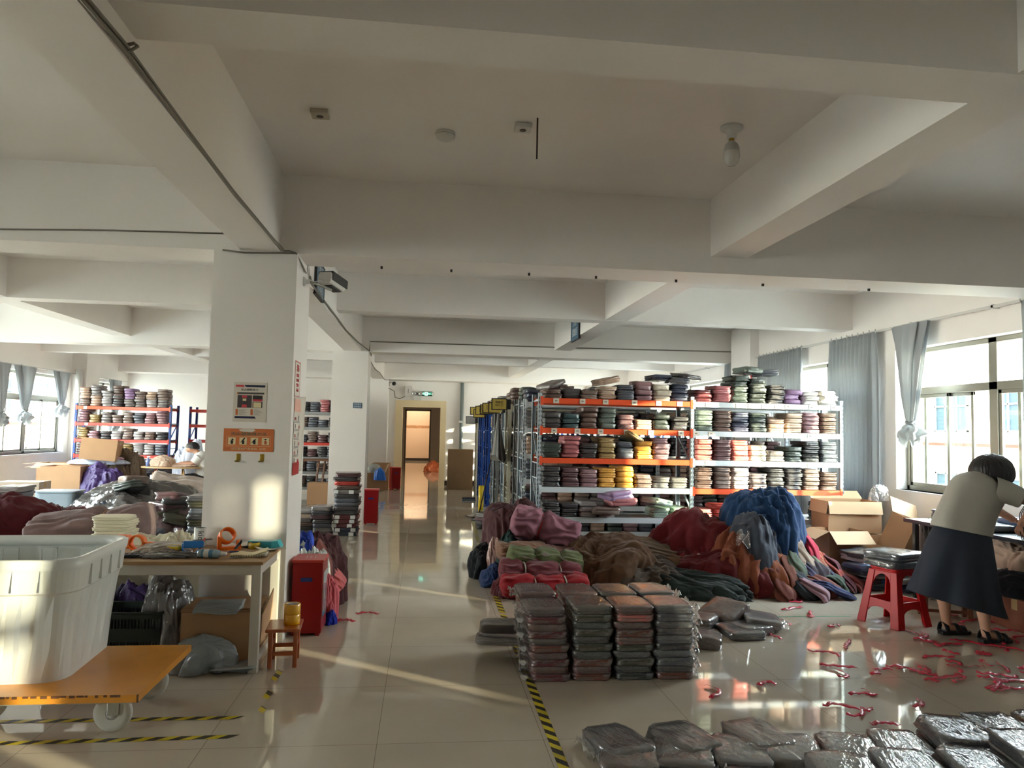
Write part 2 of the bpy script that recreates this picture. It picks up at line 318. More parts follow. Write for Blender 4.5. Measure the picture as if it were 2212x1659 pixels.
for k,x in enumerate((-1.282,-1.123)):
    t = thing('bracket', ['left','right'][k]+' one of two small brass brackets below the orange notice', 'bracket', (x,5.45,1.265), 0, 'brass brackets on the near column')
    put('plate', MB().box((-.014,-.003,-.02),(.014,0,.03)).box((-.009,-.0045,-.004),(.009,-.003,.018)), BRASS, t, bevel=.001)
    put('hook', MB().box((-.018,-.03,-.026),(.010,-.001,-.021)).box((-.018,-.03,-.026),(.010,-.027,-.016)), BRASS, t)
# red and white safety notices on the aisle side of the column
t = thing('notice', 'small white notice in a red outline on the aisle side of the near column', 'sign', (-.934,5.64,1.84))
b = MB(); b.box((0,-.11,-.13),(.002,.11,.13),0)
for a in ((-.11,-.13,.11,-.125),(-.11,.12,.11,.127),(-.11,-.13,-.106,.13),(.106,-.13,.11,.13)): b.box((.002,a[0],a[1]),(.003,a[2],a[3]),1)
put('sheet', b, [PAPER,PINKR], t)
text('lettering', '消防', .055, PINKR, t, (.003,.0,.075), EAST)
for k in range(4): text('lettering', ['安全责任','应急疏散','严禁烟火','人人有责'][k], .026, PINKR, t, (.003,0,.025-.036*k), EAST)
t = thing('poster', 'long curling red and white safety poster on the aisle side of the near column', 'poster', (-.934,5.70,1.4))
def cur(u, v): return (.003+.035*max(0,u-.75)**1.2*4*(1-v*.5)+.002*math.sin(v*20), -.15+.33*u, .30-.56*v+.02*u)
put('sheet', MB().grid(cur, 10, 24), PAPER, t, solid=.0008)
b = MB()
b.box((.005,-.15,-.26),(.0065,.12,-.17),0); b.box((.005,-.15,.20),(.0065,.12,.295),1)
for k in range(6):
    z = .16-k*.062; y = (-.12 if k % 2 == 0 else .04); b.box((.005,y,z-.02),(.0065,y+.055,z),2)
    for j in range(2): b.box((.005,-.13,z-.03-.009*j),(.0065,.06,z-.0265-.009*j),3)
    b.box((.005,.03-.13*(k%2),z-.02),(.0065,.042-.13*(k%2),z+.012),3)
put('print', b, [RED,mat('pale_red_print', srgb(226,170,150), .5),PINKR,BLACK], t)
for k in range(6): text('lettering', ['提','拔','握','压','查','用'][k], .02, WINK, t, (.0075,(-.093 if k % 2 == 0 else .067),.151-k*.062), EAST)
# small plates on other columns
t = thing('sign', 'small blue plate on the second column', 'sign', (-1.086,12.398,1.845)); put('plate', MB().box((-.07,-.003,-.045),(.07,0,.045)), BLUES, t)
text('lettering', '消防通道', .03, WINK, t, (0,-.004,.02), FRONT); text('lettering', '请勿堵塞', .03, WINK, t, (0,-.004,-.02), FRONT)
for i,(x,y,z,s) in enumerate(((5.2,11.495,2.45,1),(-7.35,16.945,2.36,1))):
    t = thing('sign', ['small red fire triangle on the right wall pier beside the curtain','small red fire triangle on the left wall pier above the racks'][i], 'sign', (x,y,z))
    put('plate', MB().box((-.075,-.003,-.11),(.075,0,.11)), WINK, t)
    put('triangle', MB().poly([(-.05,.09),(.05,.09),(0,-.09)], .002, 0, RT(rx=PI/2,y=-.003)), mat('red_print', srgb(205,60,50), .5), t)
    text('lettering', '火', .045, WINK, t, (0,-.006,.05), FRONT)
# hanging blue area signs
for i,(x,y0,y1,z0,z1,rot,lab,l1,l2) in enumerate(((-1.04,7.05,7.57,2.735,3.05,EAST,'blue hanging area sign on the left beam beside the white camera','成品','待发区'),(2.13,10.3,10.83,2.82,3.16,WEST,'blue area sign on the side of the right ceiling beam','大货','摆放区'))):
    t = thing('sign', lab, 'sign', (x,(y0+y1)/2,(z0+z1)/2)); h = (y1-y0)/2; v = (z1-z0)/2; s = 1 if i == 0 else -1
    put('board', MB().box((-.012,-h,-v),(.012,h,v)), BLUES, t)
    put('frame', MB().box((-.016,-h-.012,-v-.012),(.016,-h,v+.012)).box((-.016,h,-v-.012),(.016,h+.012,v+.012)).box((-.016,-h,-v-.012),(.016,h,-v)).box((-.016,-h,v),(.016,h,v+.012)), BLACK, t)
    text('lettering', l1, .12, WINK, t, (s*.0135,0,.07), rot); text('lettering', l2, .12, WINK, t, (s*.0135,0,-.07), rot)
# camera on the near column
t = thing('security_camera', 'white security camera on an arm at the top of the near column', 'camera', (-.935,5.75,2.585))
put('wall_mount', MB().lathe([(.0,0),(.036,0),(.036,.008),(.02,.02),(.014,.05)], 20, 0, RT(ry=PI/2)), WCAB, t)
put('arm', MB().tube([(.03,0,0),(.1,.1,0),(.17,.28,-.005)], .011, 10), ALU, t)
CB = RT(.16,.36,.07,rz=-.35,rx=-.12)
put('body', MB().add([(-.05,-.12,-.04),(.05,-.12,-.04),(.06,-.12,.0),(.05,-.12,.05),(-.05,-.12,.05),(-.06,-.12,0),(-.05,.14,-.04),(.05,.14,-.04),(.06,.14,.0),(.05,.14,.05),(-.05,.14,.05),(-.06,.14,0)],
    [(0,1,2,3,4,5),(11,10,9,8,7,6)]+[(i,i+6,(i+1)%6+6,(i+1)%6) for i in range(6)],0,CB), WCAB, t, bevel=.008)
put('hood', MB().box((-.062,-.10,.055),(.062,.16,.063),0,CB).box((.058,-.10,-.01),(.066,.16,.058),0,CB).box((-.066,-.10,.03),(-.058,.16,.058),0,CB), BLACK, t, bevel=.003)
put('base_plate', MB().box((-.03,-.06,-.052),(.04,.10,-.04),0,CB), BLACK, t)
put('cable', MB().tube([(.12,.26,.07),(.06,.15,.03),(.03,.06,.03),(.02,.02,.1),(.03,.0,.13)], .004, 6), WCAB, t)
t = thing('security_camera', 'small dark security camera on the far column left of the doorway', 'camera', (-.935,19.7,2.63))
put('arm', MB().box((0,-.03,-.06),(.015,.03,.06)).box((0,-.02,.02),(.1,.02,.05)), WCAB, t); put('body', MB().tube([(.13,-.14,.0),(.13,.06,.02)], .05, 14), BLACK, t)
# ceiling fittings
t = thing('smoke_detector', 'round white smoke detector on the ceiling', 'smoke detector', (.077,4.49,3.30))
put('base', MB().lathe([(0,0),(.062,0),(.062,-.012),(.055,-.014)], 28), WCAB, t)
put('body', MB().lathe([(.058,-.012),(.060,-.02),(.052,-.038),(.03,-.05),(.012,-.052),(0,-.053)], 28), WCAB, t)
put('vent', MB().lathe([(.0565,-.016),(.0605,-.0175),(.059,-.022),(.055,-.022)], 28), GREYP, t)
for i,(x,y,lab,m) in enumerate(((-.643,4.30,'cream junction box on the ceiling left of the detector',CREAMP),(.53,4.30,'grey junction box on the ceiling beside the dark rod',mat('grey_plastic', srgb(165,165,168), .4)))):
    t = thing('junction_box', lab, 'junction box', (x,y,3.30)); put('body', MB().box((-.05,-.05,-.03),(.05,.05,0)), WCAB if i else mat('cream_plastic', srgb(180,170,152), .5), t, bevel=.006)
    put('knockout', MB().lathe([(0,-.0305),(.02,-.0305),(.02,-.033),(0,-.033)], 16), GREYP, t)
tag(put('hanging_rod', MB().tube([(.6,4.185,3.3),(.6,4.185,3.06)], .005, 8), mat('dark_rod', srgb(50,32,28), .5)), 'thin dark rod hanging from the ceiling', 'rod')
t = thing('light_bulb', 'unlit bulb in a white ceiling holder', 'lamp', (1.74,4.12,3.30))
put('holder', MB().lathe([(0,0),(.065,0),(.065,-.015),(.05,-.02),(.03,-.025),(.026,-.07),(.0,-.07)], 28), WCAB, t)
put('screw', MB().lathe([(.016,-.07),(.016,-.09)], 16), BRASS, t)
put('heat_sink', MB().lathe([(.018,-.088),(.036,-.105),(.045,-.13),(.045,-.15)], 28), mat('bulb_grey', srgb(170,168,162), .4), t)
put('diffuser', MB().lathe([(.045,-.15),(.047,-.18),(.04,-.21),(.022,-.23),(0,-.235)], 28), mat('bulb_white', srgb(205,202,195), .25, coat=.6), t)
for i,x in enumerate((-.357,.175,.783,1.317,1.972,2.7,3.618)):
    tag(put('ceiling_hook', MB().box((x-.008,5.75,2.71),(x+.008,5.765,2.73)), BLACK), 'small dark fixing under the big cross beam, %s from the left' % NTH[i], 'hook', 'fixings under the cross beam')
# cables
def cable(pts, r, lab, m=CABLE): tag(put('cable', MB().tube(pts, r, 6), m), lab, 'cable')
t = thing('cable', 'bundle of grey cables running along the near left ceiling beam', 'cable', (-1.05,2,2.74))
for k in range(2):
    put('strand', MB().tube([(.012+.01*k,-1,.02+.022*k),(.012,.27,-.0+.02*k),(.014,.6,.01+.02*k),(.01,1.28,.0+.012*k),(.01,2.06,-.02+.015*k),(.012,3.1,-.005+.01*k),(.02,3.42,.01*k)], .007, 6), CABLE, t)
put('clip', MB().tube([(.03,.58,.0),(.05,.60,.03),(.03,.62,.05),(.01,.6,.03)], .006, 6), CABLE, t)
cable([(-1.03,5.42,2.735),(-.99,5.43,2.74),(-.945,5.44,2.73),(-.925,5.6,2.68),(-.925,5.8,2.66)], .006, 'grey cable turning round the near column corner to the camera')
cable([(-1.45,5.44,2.728),(-1.3,5.441,2.715),(-.95,5.441,2.728)], .006, 'short grey cable across the front of the near column below the beam')
cable([(-7.4,5.445,2.80),(-4.5,5.447,2.79),(-2.93,5.447,2.80),(-2.2,5.447,2.83),(-1.33,5.447,2.85)], .006, 'grey cable along the left part of the big cross beam')
cable([(-.92,5.95,2.66),(-1.0,6.6,2.72),(-1.035,7.5,2.76),(-1.037,8.8,2.755),(-1.035,9.8,2.74),(-1.03,11.5,2.78),(-.92,12.45,2.74),(-.925,12.9,2.72),(-1.035,14,2.75),(-1.03,15.5,2.68),(-1.035,17.2,2.74),(-1.02,19.2,2.70),(-.90,19.5,2.72)], .010, 'sagging grey cable along the left beam between the two columns')
cable([(-.92,12.38,2.74),(-.915,12.385,2.895),(1.0,12.388,2.90),(3.0,12.388,2.91),(5.1,12.388,2.93),(5.25,12.38,2.93),(5.26,12.38,2.74)], .010, 'thin grey cable along the second big cross beam')
cable([(-.92,19.3,2.5),(-.80,19.9,2.45),(-.78,19.96,2.30),(-.66,19.96,2.26),(-.52,19.96,2.33)], .010, 'thin cable looping to the box above the doorway')
# above the doorway
t = thing('junction_box', 'white switch box on the far wall above the doorway', 'box', (-.44,19.98,2.47)); put('body', MB().box((-.09,-.06,-.13),(.09,.02,.13)), WCAB, t, bevel=.01); put('slot', MB().box((-.006,-.063,-.06),(.006,-.06,.05)), GREYP, t)
t = thing('emergency_light', 'white twin emergency lamp beside the green exit sign', 'lamp', (-.2,19.98,2.36)); put('body', MB().box((-.1,-.05,-.13),(.1,.02,-.01)), WCAB, t, bevel=.008)
for s in (-1,1): put('lamp_head', MB().lathe([(0,.0),(.03,.0),(.055,-.05),(.05,-.055),(0,-.05)], 20, 0, RT(s*.09,-.04,.05,rx=-PI/2)), mat('lamp_chrome', srgb(215,215,212), .15, metal=.7), t)
put('bracket', MB().box((-.02,-.03,-.01),(.02,.0,.14)).box((-.09,-.03,.03),(.09,-.01,.05)), WCAB, t)
t = thing('exit_sign', 'green exit sign above the far doorway', 'sign', (.03,19.97,2.41)); put('case', MB().box((-.16,-.03,-.06),(.16,.02,.06)), mat('exit_green', srgb(20,74,52), .4), t, bevel=.004)
EX = mat('exit_glyph', srgb(150,235,205), .4, emit=.5)
text('lettering', '安全', .065, EX, t, (-.10,-.031,0), FRONT); text('lettering', '出口', .065, EX, t, (.10,-.031,0), FRONT)
b = MB(); b.box((-.042,-.032,-.045),(.042,-.030,.045),0); put('panel', b, EX, t)
MG = RT(0,-.034,0,rx=PI/2); b = MB(); b.poly([(-.006,.025),(.004,.025),(.004,.036),(-.006,.036)], .002, 0, MG); b.poly([(-.01,.02),(.008,.022),(.02,.008),(.016,.004),(.006,.012),(.002,-.004),(.014,-.02),(.01,-.036),(.004,-.036),(.004,-.02),(-.01,-.01),(-.026,-.022),(-.03,-.016),(-.014,-.002),(-.008,.008),(-.02,.002),(-.024,.008)], .002, 0, MG)
put('running_figure', b, mat('exit_green', (0,0,0)), t)
t = thing('drain_pipe', 'grey metal pipe on the far wall right of the doorway', 'pipe', (.98,19.93,0)); put('pipe', MB().tube([(0,0,.05),(0,0,2.73)], .05, 14), mat('pipe_grey', srgb(120,128,128), .4), t); put('clip', MB().box((-.07,-.05,1.66),(.07,.07,1.72)), WCAB, t)
t = thing('drain_pipe', 'white pipe beside the left wall pier', 'pipe', (XL+.2,16.85,0)); put('pipe', MB().tube([(0,0,.0),(0,0,2.6)], .07, 14), WCAB, t)
t = thing('drain_pipe', 'thin pale pipe high in the far right corner', 'pipe', (4.4,19.9,0)); put('pipe', MB().tube([(0,0,0),(0,0,2.73)], .06, 12), WCAB, t); put('collar', MB().tube([(0,0,1.2),(0,0,1.3)], .075, 12), WCAB, t)
# ================================================================= CURTAINS
def curtain_mat(nm='curtain_cloth', tl=.27):
    m = mat(nm, srgb(164,168,172), .8, bump=.2, bscale=12, var=.06, vscale=3); n = m.node_tree; p = n.nodes['Principled BSDF']; o = [x for x in n.nodes if x.type == 'OUTPUT_MATERIAL'][0]
    tr = n.nodes.new('ShaderNodeBsdfTranslucent'); tr.inputs[0].default_value = (*srgb(205,208,208),1); mx = n.nodes.new('ShaderNodeMixShader'); mx.inputs[0].default_value = tl
    n.links.new(p.outputs[0], mx.inputs[1]); n.links.new(tr.outputs[0], mx.inputs[2]); n.links.new(mx.outputs[0], o.inputs[0]); return m
CUR = curtain_mat(); CUR2 = curtain_mat('sun_blocking_curtain_cloth', .12)  # denser second cloth for the added curtains, dims light near the camera
def curtain(x, ya, yb, zt, zb, seed, label, grp='straight grey curtains on the right wall', pleat=.085, amp=.035, cm=None):
    rnd = random.Random(seed); n = max(24, int((yb-ya)/pleat*7)); ph = rnd.random()*6
    def fn(u, v):
        y = ya+(yb-ya)*u; a = 2*PI*(yb-ya)*u/pleat+ph; k = noise.noise(Vector((y*3,v*1.3,seed)))
        am = amp*(.35+.65*min(1,v*6))*(1+.5*noise.noise(Vector((y*9,0,seed))))
        return (am*math.sin(a+1.6*k*v)+.02*k*v, y-ya+.03*k*v-(yb-ya)/2, (zt-zb)*(1-v))
    t = thing('curtain', label, 'curtain', (x,(ya+yb)/2,zb), 0, grp)
    put('cloth', MB().grid(fn, n, 22), cm or CUR, t, solid=.003)
    b = MB(); k = 0
    while k*.12 < yb-ya: b.tube([(0,k*.12-(yb-ya)/2,zt-zb-.02),(0,k*.12-(yb-ya)/2+.01,zt-zb+.03)], .007, 6); k += 1
    put('hooks', b, WCAB, t)
def knotted(x, y, w_, zt, zk, seed, label, grp, lean=0):
    def fn(u, v):
        a = 2*PI*u; L = zt-zk
        if v < .72: k = v/.72; z = L*(1-k)+.22; wy = w_/2*(1-k)**.7*(1-.12*math.sin(k*PI))+.035; wx = .035+.02*math.sin(k*PI); pl = 1+.35*math.sin(a*9+k*2)*(1-.3*k)
        else: k = (v-.72)/.28; z = .22*(1-k); r = .03+.11*math.sin(min(1,k*1.25)*PI*.8)**.8; wy = r*1.05; wx = r*.8; pl = 1+.3*math.sin(a*6+k*5)+.5*noise.noise(Vector((a*1.5,k*6,seed))); z -= .04*math.sin(a*5+seed)*k
        return (wx*pl*math.cos(a)*.9, wy*pl*math.sin(a)+lean*min(1,v/.72), z)
    t = thing('curtain', label, 'curtain', (x,y,zk-.22), 0, grp)
    put('cloth', MB().grid(fn, 80, 44, closeu=True), CUR, t)
    put('knot', MB().tube([(.04*math.cos(q),lean+.05*math.sin(q),.23+.01*math.sin(3*q)) for q in [i*PI/6 for i in range(13)]], .016, 8), CUR, t)
curtain(5.22,8.18,9.18,2.744,.42,1,'wide grey curtain hanging right behind the end of the shelves')
curtain(5.22,9.92,11.3,2.744,.42,2,'grey curtain hanging beside the right wall pier')
curtain(5.22,12.3,12.6,2.744,.6,3,'narrow grey curtain beyond the right wall pier')
curtain(5.22,14.9,15.5,2.744,.6,4,'farthest narrow grey curtain on the right wall')
knotted(5.22,7.55,.42,2.745,1.66,5,'grey curtain knotted into a bunch in front of the near right window','knotted curtain on the right wall')
curtain(5.22,5.55,6.03,2.744,.6,6,'blue grey curtain at the right edge of the picture')
# unseen curtains added beside the camera to block sun; thin gaps make the streaks
SH = 'added unseen curtains shaping the sun beside the camera'
for k,(a,b_) in enumerate(((-6.6,-1.4),(-1.35,.63),(.655,.82),(.846,1.9),(1.9,3.28),(3.32,5.5))):
    curtain(5.23,a,b_,2.742,.35,10+k,'added unseen grey curtain blocking sun beside the camera, %s from the back' % NTH[k], SH, .1, .02, CUR2)
for k,(y,w_,zk) in enumerate(((14.05,.4,1.62),(14.86,.55,1.66),(16.27,.5,1.82),(18.95,.5,1.5))):
    knotted(-7.38,y,w_,2.49,zk,30+k,['knotted grey curtain at the left edge of the picture','knotted grey curtain in the middle of the left window','knotted grey curtain at the far side of the left window','knotted grey curtain above the left shelves'][k],'knotted curtains on the left wall',.05)
for x,y0,y1,z in ((5.28,-6.8,19.8,2.755),(-7.44,-6.8,19.8,2.50)):
    t = thing('curtain_rail', 'long white curtain rail on the %s wall' % ('right' if x > 0 else 'left'), 'curtain rail', (x,y0,z))
    put('rail', MB().box((-.02,0,-.012),(.02,y1-y0,.012)), WCAB, t)
    b = MB(); s = 1 if x > 0 else -1
    for k in range(22): b.box((-.02,k*1.2,-.02),(.05 if s > 0 else .02,k*1.2+.03,.02)) if s > 0 else b.box((-.06,k*1.2,-.02),(.02,k*1.2+.03,.02))
    put('brackets', b, WCAB, t)
# ================================================================= BAGGED GARMENTS
COL = dict(charcoal=(62,60,62), black=(40,40,42), plum=(92,62,66), mauve=(138,104,110), rose=(176,104,108), salmon=(196,110,100), tan=(176,148,128), beige=(190,168,148), cream=(206,196,178), mustard=(214,156,62), ochre=(150,126,78),
    slate=(84,88,98), navy=(44,50,72), teal=(50,76,80), sage=(96,108,100), green=(52,64,58), brown=(92,70,62), grey=(122,116,114), silver=(160,156,156), maroon=(104,40,46), russet=(112,56,44), white=(214,212,208), red=(190,62,52), olive=(66,64,46), mint=(150,170,155), lilac=(150,120,160), graphite=(74,72,78), taupe=(118,100,92), blue=(52,76,112), black_green=(40,48,44))
BM = {k: bagged(k, v) for k, v in COL.items()}
def film_mat(nm='clear_bag_film', df=.07):
    m = bpy.data.materials.new(nm); m.use_nodes = True; n = m.node_tree; n.nodes.clear()
    o = n.nodes.new('ShaderNodeOutputMaterial'); t = n.nodes.new('ShaderNodeBsdfTransparent'); g = n.nodes.new('ShaderNodeBsdfGlossy'); d = n.nodes.new('ShaderNodeBsdfDiffuse'); x = n.nodes.new('ShaderNodeMixShader'); y = n.nodes.new('ShaderNodeMixShader')
    g.inputs['Roughness'].default_value = .07; d.inputs[0].default_value = (.7,.7,.7,1); t.inputs[0].default_value = (.95,.95,.95,1)
    tc = n.nodes.new('ShaderNodeTexCoord'); no = n.nodes.new('ShaderNodeTexNoise'); no.inputs['Scale'].default_value = 12; no.inputs['Detail'].default_value = 2.5; no.inputs['Distortion'].default_value = 1.6; mp = n.nodes.new('ShaderNodeMapping'); mp.inputs['Scale'].default_value = (2.4,.7,2.4); mp.inputs['Rotation'].default_value = (0,0,.5)
    b = n.nodes.new('ShaderNodeBump'); b.inputs['Strength'].default_value = .35; b.inputs['Distance'].default_value = .02
    n.links.new(tc.outputs['Object'], mp.inputs[0]); n.links.new(mp.outputs[0], no.inputs[0]); n.links.new(no.outputs[0], b.inputs['Height']); n.links.new(b.outputs[0], g.inputs['Normal']); n.links.new(b.outputs[0], d.inputs['Normal'])
    lw = n.nodes.new('ShaderNodeLayerWeight'); lw.inputs[0].default_value = .35; n.links.new(b.outputs[0], lw.inputs['Normal'])
    mr = n.nodes.new('ShaderNodeMapRange'); mr.inputs[3].default_value = .11; mr.inputs[4].default_value = .65; n.links.new(lw.outputs['Fresnel'], mr.inputs[0])
    x.inputs[0].default_value = df; n.links.new(t.outputs[0], x.inputs[1]); n.links.new(d.outputs[0], x.inputs[2])
    n.links.new(mr.outputs[0], y.inputs[0]); n.links.new(x.outputs[0], y.inputs[1]); n.links.new(g.outputs[0], y.inputs[2]); n.links.new(y.outputs[0], o.inputs[0]); return m
FILM = film_mat(); FILM2 = film_mat('crumpled_bag_end', .22)
def rrect(w, d, k, e=.11, n=36):
    out = []
    for i in range(n):
        a = 2*PI*(i+.5)/n; c, s = math.cos(a), math.sin(a); g = .30
        out.append((math.copysign(abs(c)**g, c)*w/2*k, math.copysign(abs(s)**g, s)*d/2*k))
    return out
def pack_mb(w, d, h, seed, layers=2, n=36, crump=.004, shell=0, flap=0, mb=None, M=None, mi=0):
    rnd = random.Random(seed); b = mb or MB()
    prof = [(.3,0),(.8,.0)]
    for k in range(layers):
        z0, z1 = k/layers, (k+1)/layers
        prof += [(.95 if k == 0 else .972, z0+.02),(1,z0+.22/layers),(1,z1-.22/layers),(.968,z1-.02)]
    prof[-1] = (.955,.95); prof += [(.88,1.0),(.6,1.03),(.3,1.04)]
    sk = (rnd.uniform(-.012,.012), rnd.uniform(-.012,.012)); off = rnd.random()*50
    vs_ = []
    for s, z in prof:
        for x, y in rrect(w+shell*2, d+shell*2, s, n=n):
            p = Vector((x*11+off, y*9, z*2.5+seed)); a = noise.noise(p); c = noise.noise(p*2.7)
            zz = z*h+(shell*(1 if z > .5 else -.2)) + (a*.07*h+c*crump*.6)*(1 if z > .5 else .25)*(1 if s < .95 else .5)
            g = 1+(c*crump*1.5+a*crump)/max(w,.1)*3
            vs_.append((x*g+sk[0]*z, y*g+sk[1]*z, max(0, zz)))
    fs = [(i*n+k, i*n+(k+1)%n, (i+1)*n+(k+1)%n, (i+1)*n+k) for i in range(len(prof)-1) for k in range(n)]
    fs += [tuple(range(n))[::-1], tuple((len(prof)-1)*n+k for k in range(n))]
    b.add(vs_, fs, mi, M, True)
    return b
def flap_mb(w, d, h, seed, side, mb=None):          # crumpled open end of the bag
    b = mb or MB(); s = side
    def fn(u, v):
        k = noise.noise(Vector((u*7, v*3, seed))); k2 = noise.noise(Vector((u*19, v*7, seed+9)))
        return (s*(w/2-.006+.075*v*(.7+.6*abs(noise.noise(Vector((u*4,seed,0)))))), (u-.5)*d*.96*(1-.1*v), h*.5+(k*.05+k2*.028)*v+ .02*v*math.sin(u*9+seed))
    return b.grid(fn, 22, 8)
VAR = [pack_mb(.205, .34, .06, 100+i, layers=(2,1,3,2,2,1,2,3)[i], n=28).mesh('bagged_garment', BM['grey']) for i in range(8)]
NP = [0]
def setmat(o, m): o.material_slots[0].link = 'OBJECT'; o.material_slots[0].material = m; return o
def pack(x, y, z, col, rz, label, group, sx_=1, sy=1, sz=1, tilt=(0,0), var=None):
    NP[0] += 1; rnd = random.Random(NP[0]); o = link('bagged_garment', VAR[rnd.randrange(8) if var is None else var], None, (x,y,z), (tilt[0],tilt[1],rz))
    o.scale = (sx_,sy,sz); setmat(o, BM[col]); tag(o, label, 'garment', group); return o
# ================================================================= RACKS
SLOT = mat('slot_dark', srgb(40,42,46), .6); POSTW = mat('rack_pale_blue', srgb(188,200,210), .35, metal=.15); ORB = mat('rack_orange', srgb(226,84,44), .35); WHB = mat('rack_white_beam', srgb(206,214,220), .35)
BLB = mat('rack_blue', srgb(30,72,150), .4); GRB = mat('rack_grey', srgb(140,142,142), .4, metal=.3); SHB = mat('shelf_board', srgb(150,146,140), .6); REDR = mat('rack_red', srgb(196,58,44), .4); CRR = mat('rack_cream', srgb(190,184,164), .45)
def upright_mb(h, slots=True, w_=.045):
    b = MB(); b.box((-w_/2,0,0),(w_/2,.004,h)); b.box((-w_/2,0,0),(-w_/2+.004,.035,h)); b.box((w_/2-.004,0,0),(w_/2,.035,h)); b.box((-w_/2-.01,-.01,0),(w_/2+.01,.05,.008))
    if slots:
        for k in range(int(h/.05)-1):
            z = .05+.05*k
            for s in (-1,1): b.add([(s*.013-.004,-.001,z),(s*.013+.004,-.001,z),(s*.009+.003,-.001,z+.026),(s*.009-.003,-.001,z+.026)], [(0,1,2,3)], 1)
    return b
def rack(label, x0, widths, y, depth, h, levels, postm, colf, tags=(), group=None, slots=True, tagz=True):
    t = thing('storage_rack', label, 'rack', (x0,y,0), 0, group)
    xs = [0]
    for w_ in widths: xs.append(xs[-1]+w_)
    um = upright_mb(h, slots).mesh('upright', [postm, SLOT]); hm = h-.03
    for x in xs:
        link('upright', um, t, (x,0,0)); link('upright', um, t, (x,depth,0), (0,0,PI))
        b = MB(); k = 0; z = .12; last = None
        while z+.34 < h:
            b.bar((x,.02,z),(x,depth-.02,z+.34) if k % 2 == 0 else (x,depth-.02,z),.018,.012); z += .17 if k % 2 else .0
            if k % 2 == 0: b.bar((x,.02,z),(x,depth-.02,z),.018,.012)
            elif False: pass
            z += .34 if k % 2 == 0 else 0; k += 1
        put('end_brace', b, postm, t); put('top_brace', MB().bar((x,.02,hm-.05),(x,depth-.02,hm-.05),.018,.012), postm, t)
    for bi_, w_ in enumerate(widths):
        for li, z in enumerate(levels):
            m = colf(bi_, li)
            for yy, s in ((-.012,1),(depth-.03,-1)):
                b = MB(); b.box((xs[bi_]+.022,yy,z-.03),(xs[bi_+1]-.022,yy+.04,z+.03)); b.box((xs[bi_]-.0,yy-.004,z-.05),(xs[bi_]+.03,yy,z+.05)); b.box((xs[bi_+1]-.03,yy-.004,z-.05),(xs[bi_+1],yy,z+.05))
                bo = put('beam', b, m, t, bevel=.002)
                if s == 1:
                    for tx in tags[bi_][li] if tags else ():
                        x = xs[bi_]+w_*tx; g = put('shelf_tag', MB().box((x-.032,yy-.006,z-.027),(x+.032,yy-.004,z+.027),0).box((x-.012,yy-.0065,z-.006),(x-.002,yy-.006,z+.008),1).box((x+.002,yy-.0065,z-.006),(x+.010,yy-.006,z+.008),1), [PAPER, GREYP], bo)
            put('shelf_board', MB().box((xs[bi_]+.01,.02,z+.012),(xs[bi_+1]-.01,depth-.02,z+.028)), SHB, t)
    return t
LV = [.20,.525,.855,1.175,1.505,1.835]
def fc(bi_, li): return ([WHB,WHB,WHB,ORB,ORB,ORB],[WHB,WHB,ORB,WHB,WHB,WHB])[bi_][li]
T6 = [.1,.27,.42,.61,.77,.91]
rack('two-bay front rack with orange and white beams full of bagged garments', 1.27, (1.745,1.79), 8.2, .5, 1.92, LV, POSTW, fc, [[(),(),(),(),[.09,.24,.39,.56,.72,.92],T6],[(),(),(),[.1,.78],[.02,.12,.62,.78],[.02,.1,.3,.38,.47,.56,.63,.79,.94]]])
# goods: (colour, count) stacks per shelf from the lowest shown shelf up
G1 = {1: 'charcoal3 charcoal3 silver3 taupe2 - - mint2 mint2', 2: 'charcoal4 plum4 mauve4 mustard4 mustard4 taupe3 grey2 grey2', 3: 'green3 rose5 charcoal3 ochre4 slate3 mustard4 mauve4 -', 4: 'charcoal3 teal3 brown4 sage4 plum3 tan2 black_green3 charcoal3', 5: 'brown2 charcoal2 taupe2 beige3 slate3 mauve4 cream3 navy4'}
G2 = {1: 'salmon2 red3 red2 - - - - black3', 2: 'brown5 taupe5 silver5 grey3 black5 charcoal5 taupe5 brown4', 3: 'salmon4 plum5 salmon4 cream3 grey2 green3 black5 slate5', 4: 'sage4 brown5 navy4 green4 tan3 beige4 mauve5 brown5', 5: 'maroon3 rose4 green5 black_green5 charcoal4 lilac3 white3 white3'}
LN = {1:'lowest shelf', 2:'second shelf', 3:'third shelf', 4:'fourth shelf', 5:'top shelf'}
def split(s): i = len(s)-1; return (None,0) if s == '-' else (s[:i], int(s[i:]))
